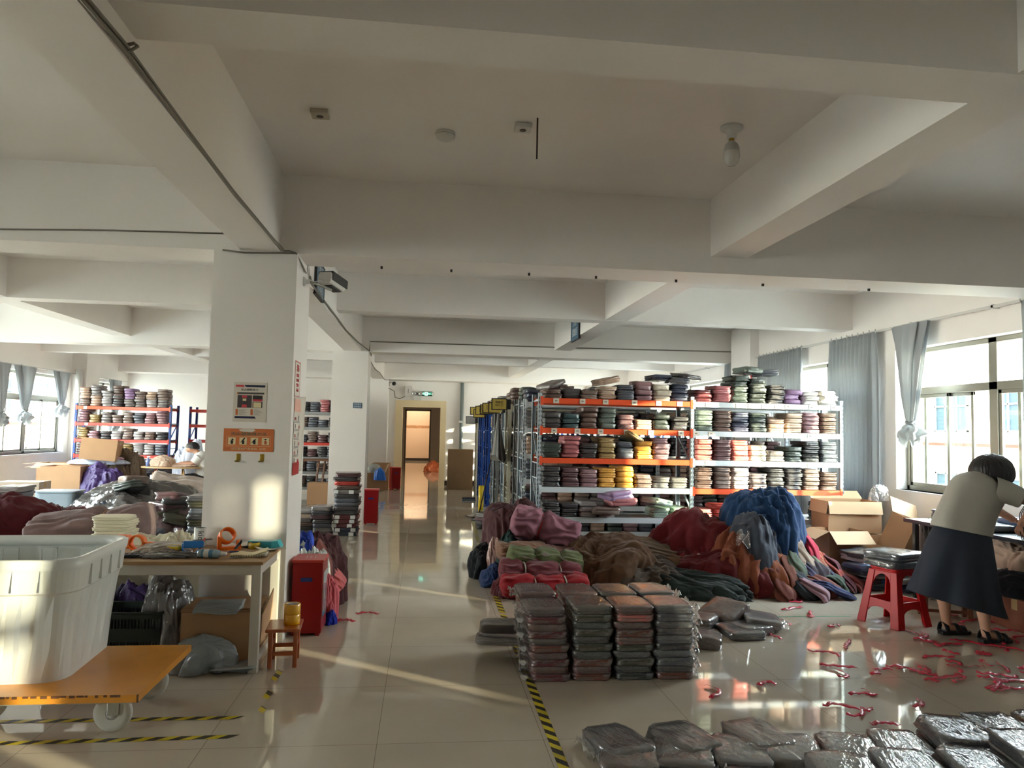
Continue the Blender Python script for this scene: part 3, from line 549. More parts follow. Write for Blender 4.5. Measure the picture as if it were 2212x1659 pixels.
def fill(G, x0, w_, y, bay, lv, solo=(3,4,5)):
    rest = MB(); rm = list(COL)
    for L, row in G.items():
        st = row.split(); n = len(st); z0 = lv[L]+.032
        for i, s in enumerate(st):
            c, k = split(s)
            if not c: continue
            rnd = random.Random(i*31+L*7+int(x0*100)); x = x0+.04+(w_-.08)*(i+.5)/n; sx_ = (w_-.06)/n/.215; z = z0; sz = rnd.uniform(.8,1.05)
            if L < 5: sz = min(sz, .245/(k*.062))
            for j in range(k):
                if L not in solo: pack_mb(.205, .34, .058*sz, rnd.random()*99, 2, 20, mb=rest, M=RT(x,y+.175,z,rz=rnd.uniform(-.05,.05)) @ Matrix.Diagonal((sx_,1,1,1)), mi=rm.index(c)); z += .0605*sz; continue
                pack(x+rnd.uniform(-.008,.008), y+.175+rnd.uniform(-.02,.03), z, c, rnd.uniform(-.05,.05)+(PI if j % 2 else 0), 'bagged %s garment, %s in stack %s from left, %s of %s rack bay' % (c.replace('_',' '), ORD[j], NTH[i], LN[L], bay), 'bagged garments on the front rack', sx_*rnd.uniform(.95,1.02), rnd.uniform(.92,1.05), sz, (rnd.uniform(-.03,.03),rnd.uniform(-.04,.04)))
                z += .0605*sz
    tag(put('bagged_garments', rest, [BM[c] for c in rm]), 'bagged garments on the lower shelves of the %s front rack bay' % bay, 'garments', kind='stuff')
fill(G1, 1.27, 1.745, 8.2, 'left', LV); fill(G2, 3.015, 1.79, 8.2, 'right', LV, (5,))
GF = 'bagged garments lying loose on the front rack'
for i,(x,y,z,c,rz,tl,sz,lab) in enumerate(((1.42,8.42,2.005,'grey',.4,(0,-.35),.8,'grey bagged garment sliding off the left end of the rack top'),(2.05,8.36,2.045,'tan',.2,(0,-.22),1.2,'tan bagged garment lying tilted across the cream stack on the rack top'),(2.30,8.32,1.44,'ochre',.2,(0,.5),.8,'ochre bagged garment tumbling off its stack under the second beam'),
    (2.66,8.34,2.1,'navy',.1,(0,.02),1,'navy bagged garment on top of the mauve stack'),(2.86,8.3,2.075,'slate',-.1,(0,.05),1,'slate bagged garment beside the middle post on the rack top'),(2.95,8.28,2.13,'charcoal',.3,(.1,.1),.8,'charcoal bagged garment highest on the rack top by the middle post'),
    (3.72,8.35,2.21,'sage',.15,(0,.04),1.2,'sage bagged garment crowning the dark green pile'),(3.95,8.36,2.19,'slate',-.1,(0,-.05),1.2,'slate bagged garment on the right half of the dark green pile'),
    (2.16,8.3,.765,'lilac',.3,(.05,-.12),1.6,'big lilac and rose bagged bundle on the lowest shelf'),(2.2,8.28,.69,'rose',.1,(0,-.05),1.3,'rose bagged bundle beneath the lilac one'),(2.02,8.24,.60,'taupe',-.1,(0,0),1.3,'taupe bagged bundle at the bottom of the rose heap'),
    (2.62,8.26,.70,'mint',.3,(0,.18),1.2,'mint bagged garment sloping down the lowest shelf'))):
    pack(x, y, z, c, rz, lab, GF, 1.15 if sz < 1.25 else 1.5, 1, sz, tl)
# rows of racks behind, along the aisle
def filler(name, x0, x1, y, depth, lv, cols, seed, parent=None, low=24):
    rnd = random.Random(seed); b = MB(); ms = [BM[c] for c in cols]
    for z0 in lv:
        x = x0+.12
        while x < x1-.1:
            c = rnd.randrange(len(cols)); k = rnd.choice((4,4,5,4,3)); z = z0+.032; sz = min(1, .24/(k*.056)) if z0 < max(lv)-.05 else 1
            for j in range(k):
                pack_mb(.20, min(.36,depth-.1), .054*sz, rnd.random()*99, 1, 14, .003, mb=b, M=RT(x+rnd.uniform(-.01,.01), y+depth*.45+rnd.uniform(-.02,.02), z, rz=rnd.uniform(-.07,.07)), mi=c); z += .0545*sz
            x += .215
    o = put(name, b, ms, parent); return o
rows = [(9.45,POSTW,'grey'),(9.98,GRB,'grey'),(11.1,CRR,'cream'),(11.65,POSTW,'pale'),(12.85,GRB,'grey'),(13.4,POSTW,'pale'),(14.6,BLB,'blue'),(15.15,BLB,'blue'),(16.3,BLB,'blue'),(16.85,BLB,'blue'),(17.9,CRR,'cream')]
PAL = ['charcoal','plum','taupe','slate','brown','grey','navy','tan','mauve','green']
for k,(y,m,c) in enumerate(rows):
    rack('%s metal rack in the aisle rows, %s behind the front rack' % (c, NTH[k]), 1.27, (1.75,1.75), y, .5, 1.90+.03*(k%3), LV, m, lambda a, b_, m=m: m if m is not POSTW else WHB, group='racks behind the front rack', slots=k < 2)
    tag(filler('bagged_garments', 1.27, 4.75 if k < 2 else 3.2, y, .5, LV, PAL, 500+k), 'bagged garments filling the %s rack row behind the front rack' % NTH[k], 'garments', kind='stuff')
YS = mat('yellow_tag', srgb(196,170,84), .5)
for k,(y,z) in enumerate(((11.09,1.88),(11.64,1.84),(12.84,1.87),(13.39,1.86),(14.59,1.87),(15.14,1.82),(16.29,1.90),(17.89,1.72))):
    t = thing('aisle_tag', '%s aisle tag in a black frame, %s from the front' % ('yellow' if k < 7 else 'grey', NTH[k]), 'sign', (1.10,y,z), 0, 'aisle tags on the rack ends')
    put('card', MB().box((-.105,-.004,-.075),(.105,.0,.075)), YS if k < 7 else mat('grey_tag', srgb(140,138,136), .5), t)
    put('frame', MB().box((-.118,-.007,-.088),(.118,.003,-.074)).box((-.118,-.007,.074),(.118,.003,.088)).box((-.118,-.007,-.074),(-.104,.003,.074)).box((.104,-.007,-.074),(.17,.003,.074)), BLACK, t)
    if k < 5: text('lettering', ['男装区\nA01-12','裤装\nB-08','外套\nC-03','针织\nD-06','童装\nE-11'][k], .042, BLACK, t, (0,-.008,.005), FRONT)
# hanging grey bag on the rack ends
b = MB()
def gb(u, v): a = 2*PI*u; r = .02+.16*v**1.1; return (-.02+r*.55*math.cos(a)*(1+.12*math.sin(a*7+v*3)), -.15*v+ r*2.1*math.sin(a)*(1+.10*math.sin(a*9)), -.66*v+.05*math.sin(a*2+.6)*v)
b.grid(gb, 60, 20, closeu=True); b.grid(lambda u, v: (-.02+(.18*.55*(1-v))*math.cos(2*PI*u), -.15+.18*2.1*(1-v)*math.sin(2*PI*u), -.66+.05*math.sin(4*PI*u+.6)*(1-v)-.03*v), 60, 6, closeu=True)
t = thing('hanging_bag', 'dark grey plastic bag hanging from the rack ends over the aisle', 'bag', (1.12,11.2,1.74)); put('bag', b, mat('grey_bag', srgb(92,92,90), .3, bump=.5, bscale=10, coat=.5), t)
put('handle', MB().tube([(0,0,-.02),(.06,.0,.08),(.13,0,.1)], .01, 6), mat('grey_bag', (0,0,0)), t)
# left racks with blue posts
LL = [.16,.49,.80,1.11,1.44,1.77]
rack('blue-posted rack with orange beams against the far left wall', -6.96, (1.82,), 16.0, .5, 1.86, LL, BLB, lambda a, b_: REDR if b_ < 5 else ORB, [[(),(),(),(),[.12],[.1]]])
tag(filler('bagged_garments', -6.96, -5.16, 16, .5, LL[:5], ['charcoal','grey','taupe','silver','slate','brown','mauve','ochre'], 900), 'bagged garments filling the shelves of the blue-posted rack', 'garments', kind='stuff')
tag(filler('bagged_garments', -6.96, -5.16, 16, .5, [LL[5],LL[5]+.16], ['silver','tan','grey','charcoal','brown','taupe','lilac'], 905), 'bagged garments heaped on top of the blue-posted rack', 'garments', kind='stuff')
rack('second blue-posted rack behind the table, end on', -5.05, (.55,), 17.0, .5, 1.86, LL, BLB, lambda a, b_: REDR, slots=False)
rack('grey metal rack behind the seated worker', -4.45, (1.75,1.0), 16.6, .5, 1.86, LL, GRB, lambda a, b_: GRB if b_ != 3 else REDR, slots=False)
tag(filler('bagged_garments', -4.45, -1.72, 16.6, .5, LL[:5], ['charcoal','black','taupe','slate','brown','plum'], 901), 'dark bagged garments filling the grey rack behind the worker', 'garments', kind='stuff')
tag(filler('bagged_garments', -4.45, -3.1, 16.6, .5, [1.77,1.90], ['green','black_green','charcoal'], 906), 'dark green bagged garments heaped on top of the grey rack', 'garments', kind='stuff')
tag(filler('bagged_garments', -2.7, -1.72, 16.6, .5, [1.77], ['charcoal','brown','rose','slate'], 903), 'bagged garments on the rack top between the two columns', 'garments', kind='stuff')
# ================================================================= CLOTH HEAPS, BUNDLES, CARTONS
def heap_mb(rx, ry, h, seed, nf=9, amp=.10, skirt=.0, power=1.0, lean=(0,0), nu=150, nv=60, wob=.26, mb=None, M=None, mi=0):
    b = mb or MB()
    def fn(u, v):
        a = 2*PI*u; k = v; ca, sa = math.cos(a), math.sin(a)
        R = math.sin(k*PI/2)**.85; z = math.cos(k*PI/2)**power
        X, Y = R*ca, R*sa; th = seed*1.7; sd = seed*3.1; XX, YY = X*math.cos(th)+Y*math.sin(th), -X*math.sin(th)+Y*math.cos(th)
        w1 = noise.noise(Vector((X*1.2+seed, Y*1.2, z*.8)))
        fold = abs(math.sin(nf*a*.5+3.2*w1+k*1.3))**.6*2-1
        rd = 1-abs(noise.noise(Vector((XX*1.4+w1, YY*3.2+w1*2, z*1.5+sd))))*2.6
        q = 1-abs(noise.noise(Vector((XX*2.6+w1*2, YY*6.5+w1*3, z*3.5+seed))))*2.6+.5*(1-abs(noise.noise(Vector((XX*6, YY*12+w1*4, z*7+seed))))*2.6)
        r = 1+wob*w1+amp*(fold*k*k*1.1+.55*rd)*min(1,k*3)+.035*q*min(1,k*4)
        zz = h*z*(1+wob*1.1*w1+.10*rd*amp*8*(1-k*.5)+.04*q)
        if skirt: r += skirt*max(0,k-.8)**2*25*(.6+.6*noise.noise(Vector((ca*3, sa*3, seed+7))))
        return (rx*R*r*ca+lean[0]*z, ry*R*r*sa+lean[1]*z, max(.004*(1+noise.noise(Vector((a*5,k,seed)))), zz))
    s = len(b.v); b.grid(fn, nu, nv, mi, closeu=True)
    if M:
        for i in range(s, len(b.v)): b.v[i] = tuple(M @ Vector(b.v[i]))
    return b
def roll_mb(L, rw, rh, seed, ties=(), nf=5, sag=0, amp=.09, nu=120, nv=36, ends=.55):
    def fn(u, v):      # u round, v along
        a = 2*PI*u; x = (v-.5)*L; t = min(1,(.5-abs(v-.5))*2/.14); cap = math.sin(t*PI/2)**.7*(1-ends)+ends*min(1,t*3)
        pin = 1
        for c in ties: pin *= 1-.24*math.exp(-((v-c)/.035)**2)
        w1 = noise.noise(Vector((v*3.2, math.cos(a)*1.2+seed, math.sin(a)*1.2)))
        f = (1-abs(math.sin(nf*a*.5+4*w1+2*v)))*amp*1.6; rd = (1-abs(noise.noise(Vector((v*7,math.cos(a)*2+seed,math.sin(a)*2))))*2.5)*amp*.6
        r = cap*pin*(1+.2*w1+f-.05+rd)
        return (x, rw*r*math.cos(a), rh+rh*r*math.sin(a)*(1 if math.sin(a) > 0 else .98)-sag*(2*v-1)**2)
    b = MB(); b.grid(fn, nu, nv, closeu=True); n = len(b.v)//36 if nv == 36 else nu
    b.f.append(tuple(range(nu))[::-1]); b.m.append(0); b.sm.append(True); b.f.append(tuple((nv-1)*nu+k for k in range(nu))); b.m.append(0); b.sm.append(True)
    return b
def heap(name, label, cat, loc, rz, rx, ry, h, col, seed, group=None, **k):
    t = put(name, heap_mb(rx, ry, h, seed, **k), col if isinstance(col, bpy.types.Material) else fabric('c%d_%d_%d' % col, col), None, loc, (0,0,rz)); return tag(t, label, cat, group)
def roll(name, label, cat, loc, rot, L, rw, rh, col, seed, ties=(), tiem=None, group=None, **k):
    m = fabric('c%d_%d_%d' % col, col)
    if not ties: t = put(name, roll_mb(L, rw, rh, seed, ties, **k), m, None, loc, rot); return tag(t, label, cat, group)
    t = thing(name, label, cat, loc, 0, group); t.rotation_euler = rot
    put('cloth', roll_mb(L, rw, rh, seed, ties, **k), m, t)
    for c in ties: put('tie', MB().tube([((c-.5)*L+.004*math.sin(3*q), rw*.84*math.cos(q), rh+rh*.84*math.sin(q)) for q in [i*PI/10 for i in range(21)]], .007, 6), tiem or WCAB, t)
    return t
CARD = mat('cardboard', srgb(178,140,104), .8, var=.06, vscale=4); CARDI = mat('cardboard_inside', srgb(196,164,128), .8, var=.05); TAPEB = mat('parcel_tape', srgb(190,160,110), .25, coat=.4); GREYC = mat('grey_card', srgb(200,196,190), .7)
def carton(label, loc, rz, w, d, h, flaps=(40,40,60,60), closed=False, group=None, fd=.5, rot=None, m=None, m2=None):
    t = thing('cardboard_box', label, 'box', loc, rz, group); m = m or CARD; m2 = m2 or CARDI
    if rot: t.rotation_euler = rot
    b = MB(); s = .005
    b.box((-w/2,-d/2,0),(w/2,d/2,s)); b.box((-w/2,-d/2,s),(-w/2+s,d/2,h)); b.box((w/2-s,-d/2,s),(w/2,d/2,h)); b.box((-w/2+s,-d/2,s),(w/2-s,-d/2+s,h)); b.box((-w/2+s,d/2-s,s),(w/2-s,d/2,h))
    put('body', b, m, t)
    if closed:
        put('lid', MB().box((-w/2,-d/2,h),(w/2,-.002,h+s)).box((-w/2,.002,h),(w/2,d/2,h+s)), m, t); put('tape', MB().box((-w/2-.001,-.03,h+s),(w/2+.001,.03,h+s+.0008)).box((-w/2-.0015,-.03,h-.08),(-w/2-.0005,.03,h+s)).box((w/2+.0005,-.03,h-.08),(w/2+.0015,.03,h+s)), TAPEB, t)
    else:
        fl = d*fd
        for k, an in enumerate(flaps):
            if an is None: continue
            a = math.radians(an); q = MB()
            if k == 0: M = RT(0,-d/2,h,rx=0) @ RT(rx=-(PI/2-a)-PI/2+PI/2) ; q.box((-w/2,-fl,-s/2),(w/2,0,s/2)); M = RT(0,-d/2,h) @ RT(rx=a)
            elif k == 1: q.box((-w/2,0,-s/2),(w/2,fl,s/2)); M = RT(0,d/2,h) @ RT(rx=-a)
            elif k == 2: q.box((-fl,-d/2,-s/2),(0,d/2,s/2)); M = RT(-w/2,0,h) @ RT(ry=-a)
            else: q.box((0,-d/2,-s/2),(fl,d/2,s/2)); M = RT(w/2,0,h) @ RT(ry=a)
            for i in range(len(q.v)): q.v[i] = tuple(M @ Vector(q.v[i]))
            put('flap', q, m2, t)
    return t
# ---- bundles and heaps in front of the rack
BN = 'tied cloth bundles beside the aisle'
heap('cloth_bundle','dark brown cloth bundle at the back of the aisle heap','cloth',(1.02,7.95,.0),0,.36,.28,.72,(74,42,44),3,nf=7,power=.55,amp=.06)
roll('cloth_bundle','mauve garments tied in the middle on top of the aisle heap','cloth',(1.20,7.58,.36),(0,.28,-.12),.72,.20,.155,(140,92,106),5,(.42,),RED,BN,nf=9,amp=.11)
roll('cloth_bundle','tan folded cloth roll under the mauve bundle','cloth',(.98,7.36,.24),(0,.02,.1),.50,.16,.085,(136,100,80),6,nf=11,group=BN)
roll('cloth_bundle','rosy brown cloth roll beside the tan one','cloth',(1.36,7.36,.22),(0,.05,-.05),.36,.15,.075,(136,100,94),7,nf=11,group=BN)
roll('cloth_bundle','dusky mauve cloth hanging down at the right end of the aisle heap','cloth',(1.56,7.35,.16),(0,.75,-.2),.42,.13,.07,(112,74,84),8,nf=9,group=BN)
roll('cloth_bundle','olive green tied bundle in the middle of the aisle heap','cloth',(1.16,7.14,.16),(0,.12,-.03),.74,.19,.11,(96,104,68),9,(.36,.7),fabric('c96_104_68',(96,104,68)),BN,nf=6)
roll('cloth_bundle','maroon tied bundle under the olive green one','cloth',(1.10,6.98,.08),(0,.04,0),.78,.19,.11,(112,52,60),10,(.3,.72),WCAB,BN,nf=7)
roll('cloth_bundle','crimson bundle with two white ties at the front of the aisle heap','cloth',(1.12,6.80,.0),(0,.0,0),.82,.17,.105,(150,24,34),11,(.38,.72),WCAB,BN,nf=8)
heap('cloth_bundle','dark maroon cloth at the lower left front of the aisle heap','cloth',(.84,6.9,0),0,.17,.2,.17,(84,24,32),12,nf=7,power=.6)
heap('cloth_bundle','black sack at the left foot of the aisle heap','bag',(.68,7.75,0),0,.16,.2,.30,(24,25,30),13,nf=5,power=.5)
heap('cloth_bundle','dark blue bag low on the aisle side of the heap','bag',(.72,7.35,0),0,.13,.2,.19,(24,48,92),14,nf=7)
heap('cloth_bundle','dark teal cloth on the aisle side of the heap','cloth',(.86,7.5,0),0,.12,.16,.44,(34,62,60),15,nf=7)
heap('plastic_bag','small pinkish plastic bag on the aisle side of the heap','bag',(.74,7.6,0),0,.08,.08,.38,mat('pink_plastic', srgb(190,150,140), .3, bump=.5, coat=.5),16,nf=9)
for i,(x,y,z,r,lab) in enumerate(((1.0,6.95,.315,(-.5,.3,.2),'white paper tag sticking up on the maroon bundle, left one'),(1.18,6.97,.33,(-.8,.6,.5),'white paper tag leaning over the maroon bundle, middle one'),(1.34,6.96,.30,(-.5,.5,-.3),'white paper tag lying down the maroon bundle, right one'),(1.60,7.42,.36,(-.6,.7,.1),'pale blue paper tag under the end of the mauve bundle'))):
    o = put('paper_tag', MB().box((-.07,-.02,0),(.07,.02,.001)), GREYC, None, (x,y,z), r); tag(o, lab, 'tag', 'paper tags on the bundles')
heap('cloth_heap','big dark brown cloth heap behind the tall garment stack','cloth',(1.84,7.25,0),0,.42,.40,.44,(84,58,38),20,nf=9,power=.55,skirt=.1)
roll('cloth_heap','long taupe pleated cloth lying across the brown heap','cloth',(2.32,7.36,.20),(0,.14,-.12),.9,.22,.115,(104,88,72),21,nf=14,amp=.07)
heap('cloth_heap','grey brown pleated cloth mound in front of the taupe cloth','cloth',(2.15,7.08,0),.2,.42,.34,.30,(74,62,52),22,nf=16,power=.6)
heap('cloth_heap','violet blue cloth between the taupe and red cloths','cloth',(2.56,7.05,.03),0,.17,.16,.24,(58,54,110),23,nf=9)
heap('cloth_heap','blackish green cloth trailing over the floor beside the tall stack','cloth',(2.38,6.90,0),-.42,.58,.20,.20,(34,42,38),24,nf=17,power=.7,skirt=.12)
roll('cloth_heap','dark green sleeve end trailing farthest right on the floor','cloth',(2.74,6.66,0),(0,0,-.5),.42,.07,.03,(32,44,40),25,nf=7,ends=.2)
for i,(x,y,z,r,lab) in enumerate(((2.03,7.06,.33,(.3,.35,-.5),'clear wrapped paper slip on the brown heap, left one'),(2.62,7.0,.30,(.3,-.5,.7),'clear wrapped paper slip upright on the violet cloth'),(2.72,7.05,.25,(.3,.4,-.6),'clear wrapped paper slip lying right of the violet cloth'),(2.66,6.9,.14,(.3,.35,-.5),'clear wrapped paper slip at the low right of the violet cloth'))):
    o = put('paper_tag', MB().box((-.09,-.028,0),(.09,.028,.004)), mat('wrapped_slip', srgb(168,160,156), .35, coat=.6), None, (x,y,z), r, bevel=.001); tag(o, lab, 'tag', 'wrapped slips on the cloth heaps')
heap('cloth_heap','dark red cloth heap left of the blue one','cloth',(2.90,7.52,0),0,.55,.40,.62,(96,20,26),30,nf=17,power=.7,amp=.12,skirt=.1)
heap('cloth_heap','deep red cloth spilling forward below the dark red heap','cloth',(2.88,7.16,0),.2,.42,.36,.40,(88,18,24),31,nf=15,power=.8,skirt=.1)
heap('cloth_heap','black cloth along the floor under the big heap','cloth',(3.05,6.98,0),0,.60,.22,.15,(36,34,38),32,nf=15,power=.7,skirt=.15)
heap('cloth_heap','large dark blue cloth mound on top of the big heap','cloth',(3.42,7.30,0),0,.41,.36,.93,(28,56,92),33,nf=13,power=.36,amp=.035,nu=170,wob=.10)
heap('cloth_heap','dark slate cloth under the left side of the blue mound','cloth',(3.22,7.14,0),.3,.34,.30,.68,(58,62,72),34,nf=8,power=.5)
heap('cloth_heap','rust brown cloth in the middle of the big heap','cloth',(3.05,7.0,0),.2,.28,.26,.54,(124,66,44),35,nf=11,power=.6,amp=.12)
# trouser legs and sleeves running down the right side of the big heap
TL = [((3.30,6.95,.42),(3.34,6.72,.0),(150,84,54),.07),((3.42,6.95,.40),(3.52,6.68,.0),(110,62,46),.06),((3.52,7.0,.46),(3.66,6.72,.0),(88,96,80),.06),((3.66,7.04,.55),(3.70,6.86,.14),(170,150,132),.045),((3.60,7.02,.40),(3.80,6.78,.0),(72,66,92),.06),((3.72,7.10,.48),(3.92,6.86,.0),(118,126,104),.06),
    ((3.82,7.14,.42),(4.02,6.92,.0),(168,86,60),.06),((3.92,7.2,.38),(4.14,6.98,.0),(150,66,54),.06),((4.0,7.25,.30),(4.24,7.06,.0),(96,44,48),.05),((3.48,6.90,.26),(3.60,6.62,.0),(40,46,52),.06),((3.66,6.92,.20),(3.84,6.66,.0),(120,68,56),.05),((3.84,6.98,.18),(4.06,6.78,.0),(72,84,70),.05),
    ((3.26,6.86,.30),(3.38,6.62,.0),(108,56,44),.07),((3.40,6.84,.20),(3.74,6.58,.0),(146,112,120),.05),((3.74,7.18,.60),(3.90,6.98,.22),(176,44,66),.05),((3.55,6.85,.15),(3.98,6.62,.0),(48,56,92),.04),((3.34,6.98,.46),(3.2,6.74,.08),(132,72,44),.07),((3.14,6.9,.3),(3.02,6.7,.0),(90,26,30),.07),((3.7,7.0,.34),(3.74,6.74,.0),(60,50,56),.07),((4.05,7.15,.2),(4.3,7.0,.0),(128,60,56),.05)]
CN = {(150,84,54):'rust',(110,62,46):'brown',(88,96,80):'grey green',(170,150,132):'long beige',(72,66,92):'dusky violet',(118,126,104):'pale sage',(168,86,60):'orange brown',(150,66,54):'brick red',(96,44,48):'maroon',(40,46,52):'blackish',(120,68,56):'reddish brown',(72,84,70):'dull green',(108,56,44):'dark rust',(146,112,120):'pale mauve',(176,44,66):'raspberry pink',(48,56,92):'navy',(132,72,44):'copper brown',(90,26,30):'dark red',(60,50,56):'dark grey',(128,60,56):'brick pink'}
def leg(a, b_, c, r, i, label, group, name='garment'):
    a, b_ = Vector(a), Vector(b_); d = (b_-a); d.z = 0; d = d.normalized() if d.length > .01 else Vector((0,-1,0)); sd = Vector((-d.y,d.x,0))
    def fn(u, v):
        p = a.lerp(b_, v); p.z = a.z+(b_.z-a.z)*v**.8+.06*math.sin(v*PI); p += sd*.04*math.sin(v*5+i)+d*.03*math.sin(v*9+2*i)*v; an = 2*PI*u
        q = r*(1.0+.75*v)*(1+.24*math.sin(3*an+i+3*v+2*noise.noise(Vector((v*3,i,1))))+.15*math.sin(7*an+2*i+5*v+3*noise.noise(Vector((v*4,i,5))))+.2*noise.noise(Vector((math.cos(an)*2,math.sin(an)*2,v*4+i))))*(.35+.65*min(1,v*4))*(1 if v < .9 else max(.35,1-((v-.9)/.1)**1.5*.6))
        w_ = p+sd*q*math.cos(an)*1.15+d*q*.2*math.sin(an); w_.z = max(.002, p.z+.42*q*math.sin(an)+.02*math.sin(v*9+i)*v*(1-v)); return tuple(w_)
    return tag(put(name, MB().grid(fn, 48, 34, closeu=True), fabric('c%d_%d_%d' % c, c)), label, 'garment', group)
GL = 'garment legs spilling down the big heap'
for i,(a,b_,c,r) in enumerate(TL): leg(a, b_, c, r, i, '%s garment leg hanging down the right side of the big cloth heap' % CN[c], GL)
rnd = random.Random(77); EX2 = [((104,62,40),'umber'),((70,74,60),'moss'),((128,50,40),'brick'),((60,66,84),'steel blue'),((96,50,56),'wine'),((150,92,66),'copper'),((84,88,72),'sage grey'),((52,50,54),'charcoal'),((134,104,96),'dusty pink'),((40,56,66),'deep teal'),((140,70,50),'rust orange'),((78,60,50),'cocoa')]
for i in range(24):
    f = i/23; c, nm = EX2[(i*5) % 12]; x = 3.30+.92*f+rnd.uniform(-.04,.04); top = .50-.30*f+rnd.uniform(-.12,.10)
    leg((x-.10,7.02+.12*f,max(.14,top)), (x+rnd.uniform(.0,.14),6.66+.30*f+rnd.uniform(-.04,.06),0), c, rnd.uniform(.025,.045), 30+i, '%s cloth strand, %s from left on the spill of the big heap' % (nm, (NTH+['sixteenth','seventeenth','eighteenth','nineteenth','twentieth','twenty-first','twenty-second','twenty-third','twenty-fourth'])[i]), 'cloth strands on the spill')
for i in range(14):
    f = i/13; c = [(92,20,26),(110,24,30),(78,18,24),(98,30,34)][i%4]; x = 2.42+.78*f
    leg((x+rnd.uniform(-.03,.03),7.36-.1*f,.40+.14*math.sin(f*PI)), (x+rnd.uniform(-.12,.10),6.92+rnd.uniform(-.06,.10),.02+.05*(i%3)), c, rnd.uniform(.045,.07), 60+i, 'dark red garment fold, %s from left on the front of the red heap' % NTH[i], 'dark red folds on the red heap', 'garment')
for i in range(8):
    f = i/7; c = [(80,54,36),(96,70,46),(70,52,40)][i%3]; x = 1.58+.85*f
    leg((x,7.24,.36), (x+rnd.uniform(-.06,.12),6.86+rnd.uniform(-.04,.08),.02), c, rnd.uniform(.05,.075), 80+i, 'brown cloth fold, %s from left on the brown heap' % NTH[i], 'brown folds on the brown heap', 'garment')
for i in range(5):
    leg((2.2+.1*i,6.98-.03*i,.14), (2.62+.06*i,6.70-.03*i,0), [(30,40,36),(24,30,30)][i%2], .035, 90+i, 'thin dark green cloth end trailing on the floor, %s from left' % NTH[i], 'dark green ends on the floor', 'garment')
for i,(x,y,z) in enumerate(((2.93,6.78,.47),(3.04,6.76,.45))):
    def fn(u, v, i=i): return (.05*math.cos(u*PI*.9-.3)*(.3+v), .02*math.sin(u*9)*v, .14*v+.02*math.sin(u*PI*6)*v)
    tag(put('plastic_bag', MB().grid(fn, 20, 10), FILM, None, (x,y,z), (0,.4-.8*i,0)), ['clear plastic bag end on the rust cloth, left one','clear plastic bag end on the rust cloth, right one catching light'][i], 'bag')
b = MB().tube([(3.36,7.0,.90),(3.38,7.0,1.0),(3.42,7.02,1.05)], .02, 8)
tag(put('bag_knot', MB().grid(lambda u, v: ((.004+.022*v*v)*math.cos(2*PI*u)*(1+.5*math.sin(8*u*PI)), .02*v*math.sin(2*PI*u), .11*v), 30, 8, closeu=True), mat('red_white_plastic', srgb(214,120,100), .3, coat=.6), None, (3.40,7.22,.84), (0,.3,0)), 'pinkish plastic bag knot sticking up from the blue mound', 'bag')
# ---- tall stack of bagged garments: four columns, two rows deep
BIG = [pack_mb(.238, .335, .05, 300+i, layers=(2,3,2,1)[i], n=44, crump=.003) for i in range(4)]
BIGM = [b.mesh('garment', BM['maroon']) for b in BIG]
BAGM = [pack_mb(.238, .335, .05, 300+i, layers=1, n=44, crump=.005, shell=.004).mesh('clear_bag', FILM) for i in range(4)]
FLM = [flap_mb(.24, .33, .05, 400+i, -1 if i % 2 else 1).mesh('bag_end', FILM2) for i in range(4)]
def bigpack(x, y, z, col, rz, label, group, flap, i, sz=1, tilt=(0,0), sx_=1):
    t = thing('bagged_garment', label, 'garment', (x,y,z), rz, group); t.scale = (sx_,1,sz); t.rotation_euler = (tilt[0],tilt[1],rz)
    o = link('garment', BIGM[i%4], t); setmat(o, BM[col]); link('clear_bag', BAGM[i%4], t)
    if flap: link('bag_end', FLM[(0 if flap > 0 else 1)+2*(i%2)], t)
    return t
cols = [['maroon','russet','maroon','maroon','russet','brown','maroon','russet','maroon','plum'],['russet','maroon','russet','black_green','olive','black_green','olive','black_green','olive','olive'],['black_green','black_green','olive','charcoal','olive','russet','russet','russet','salmon','russet'],['russet','charcoal','slate','slate','charcoal','slate','graphite','graphite','slate','slate']]
PN = {'black_green':'dark green'}
rest = MB(); rm = sorted({c for r in cols for c in r})
for r in range(2):
    for c in range(4):
        rnd = random.Random(c*7+r); z = 0
        for k in range(10):
            col = cols[c][k] if not r else cols[c][(k+3)%10]; sz = rnd.uniform(.86,.96)*(1 if c else .95)
            if (r, c) == (1, 0) : sz *= 1.06
            x, y, rz = .80+.257*c+rnd.uniform(-.006,.006)-.004*k*(c == 0), 4.69+.36*r+rnd.uniform(-.006,.012), rnd.uniform(-.025,.025)
            if r and k < 9: pack_mb(.238, .335, .05*sz, rnd.random()*99, 2, 28, mb=rest, M=RT(x,y,z,rz=rz), mi=rm.index(col))
            else: bigpack(x, y, z, col, rz, 'bagged %s garment, %s, column %s from left, tall stack %s row' % (PN.get(col,col), ORD[k], NTH[c], ['front','rear'][r]), 'tall stack of bagged garments', (-1 if c == 0 else 1 if c == 3 else 0), k, sz)
            z += .0485*sz
tag(put('bagged_garments', rest, [BM[c] for c in rm]), 'bagged garments in the rear row of the tall stack, under its top layer', 'garments', kind='stuff')
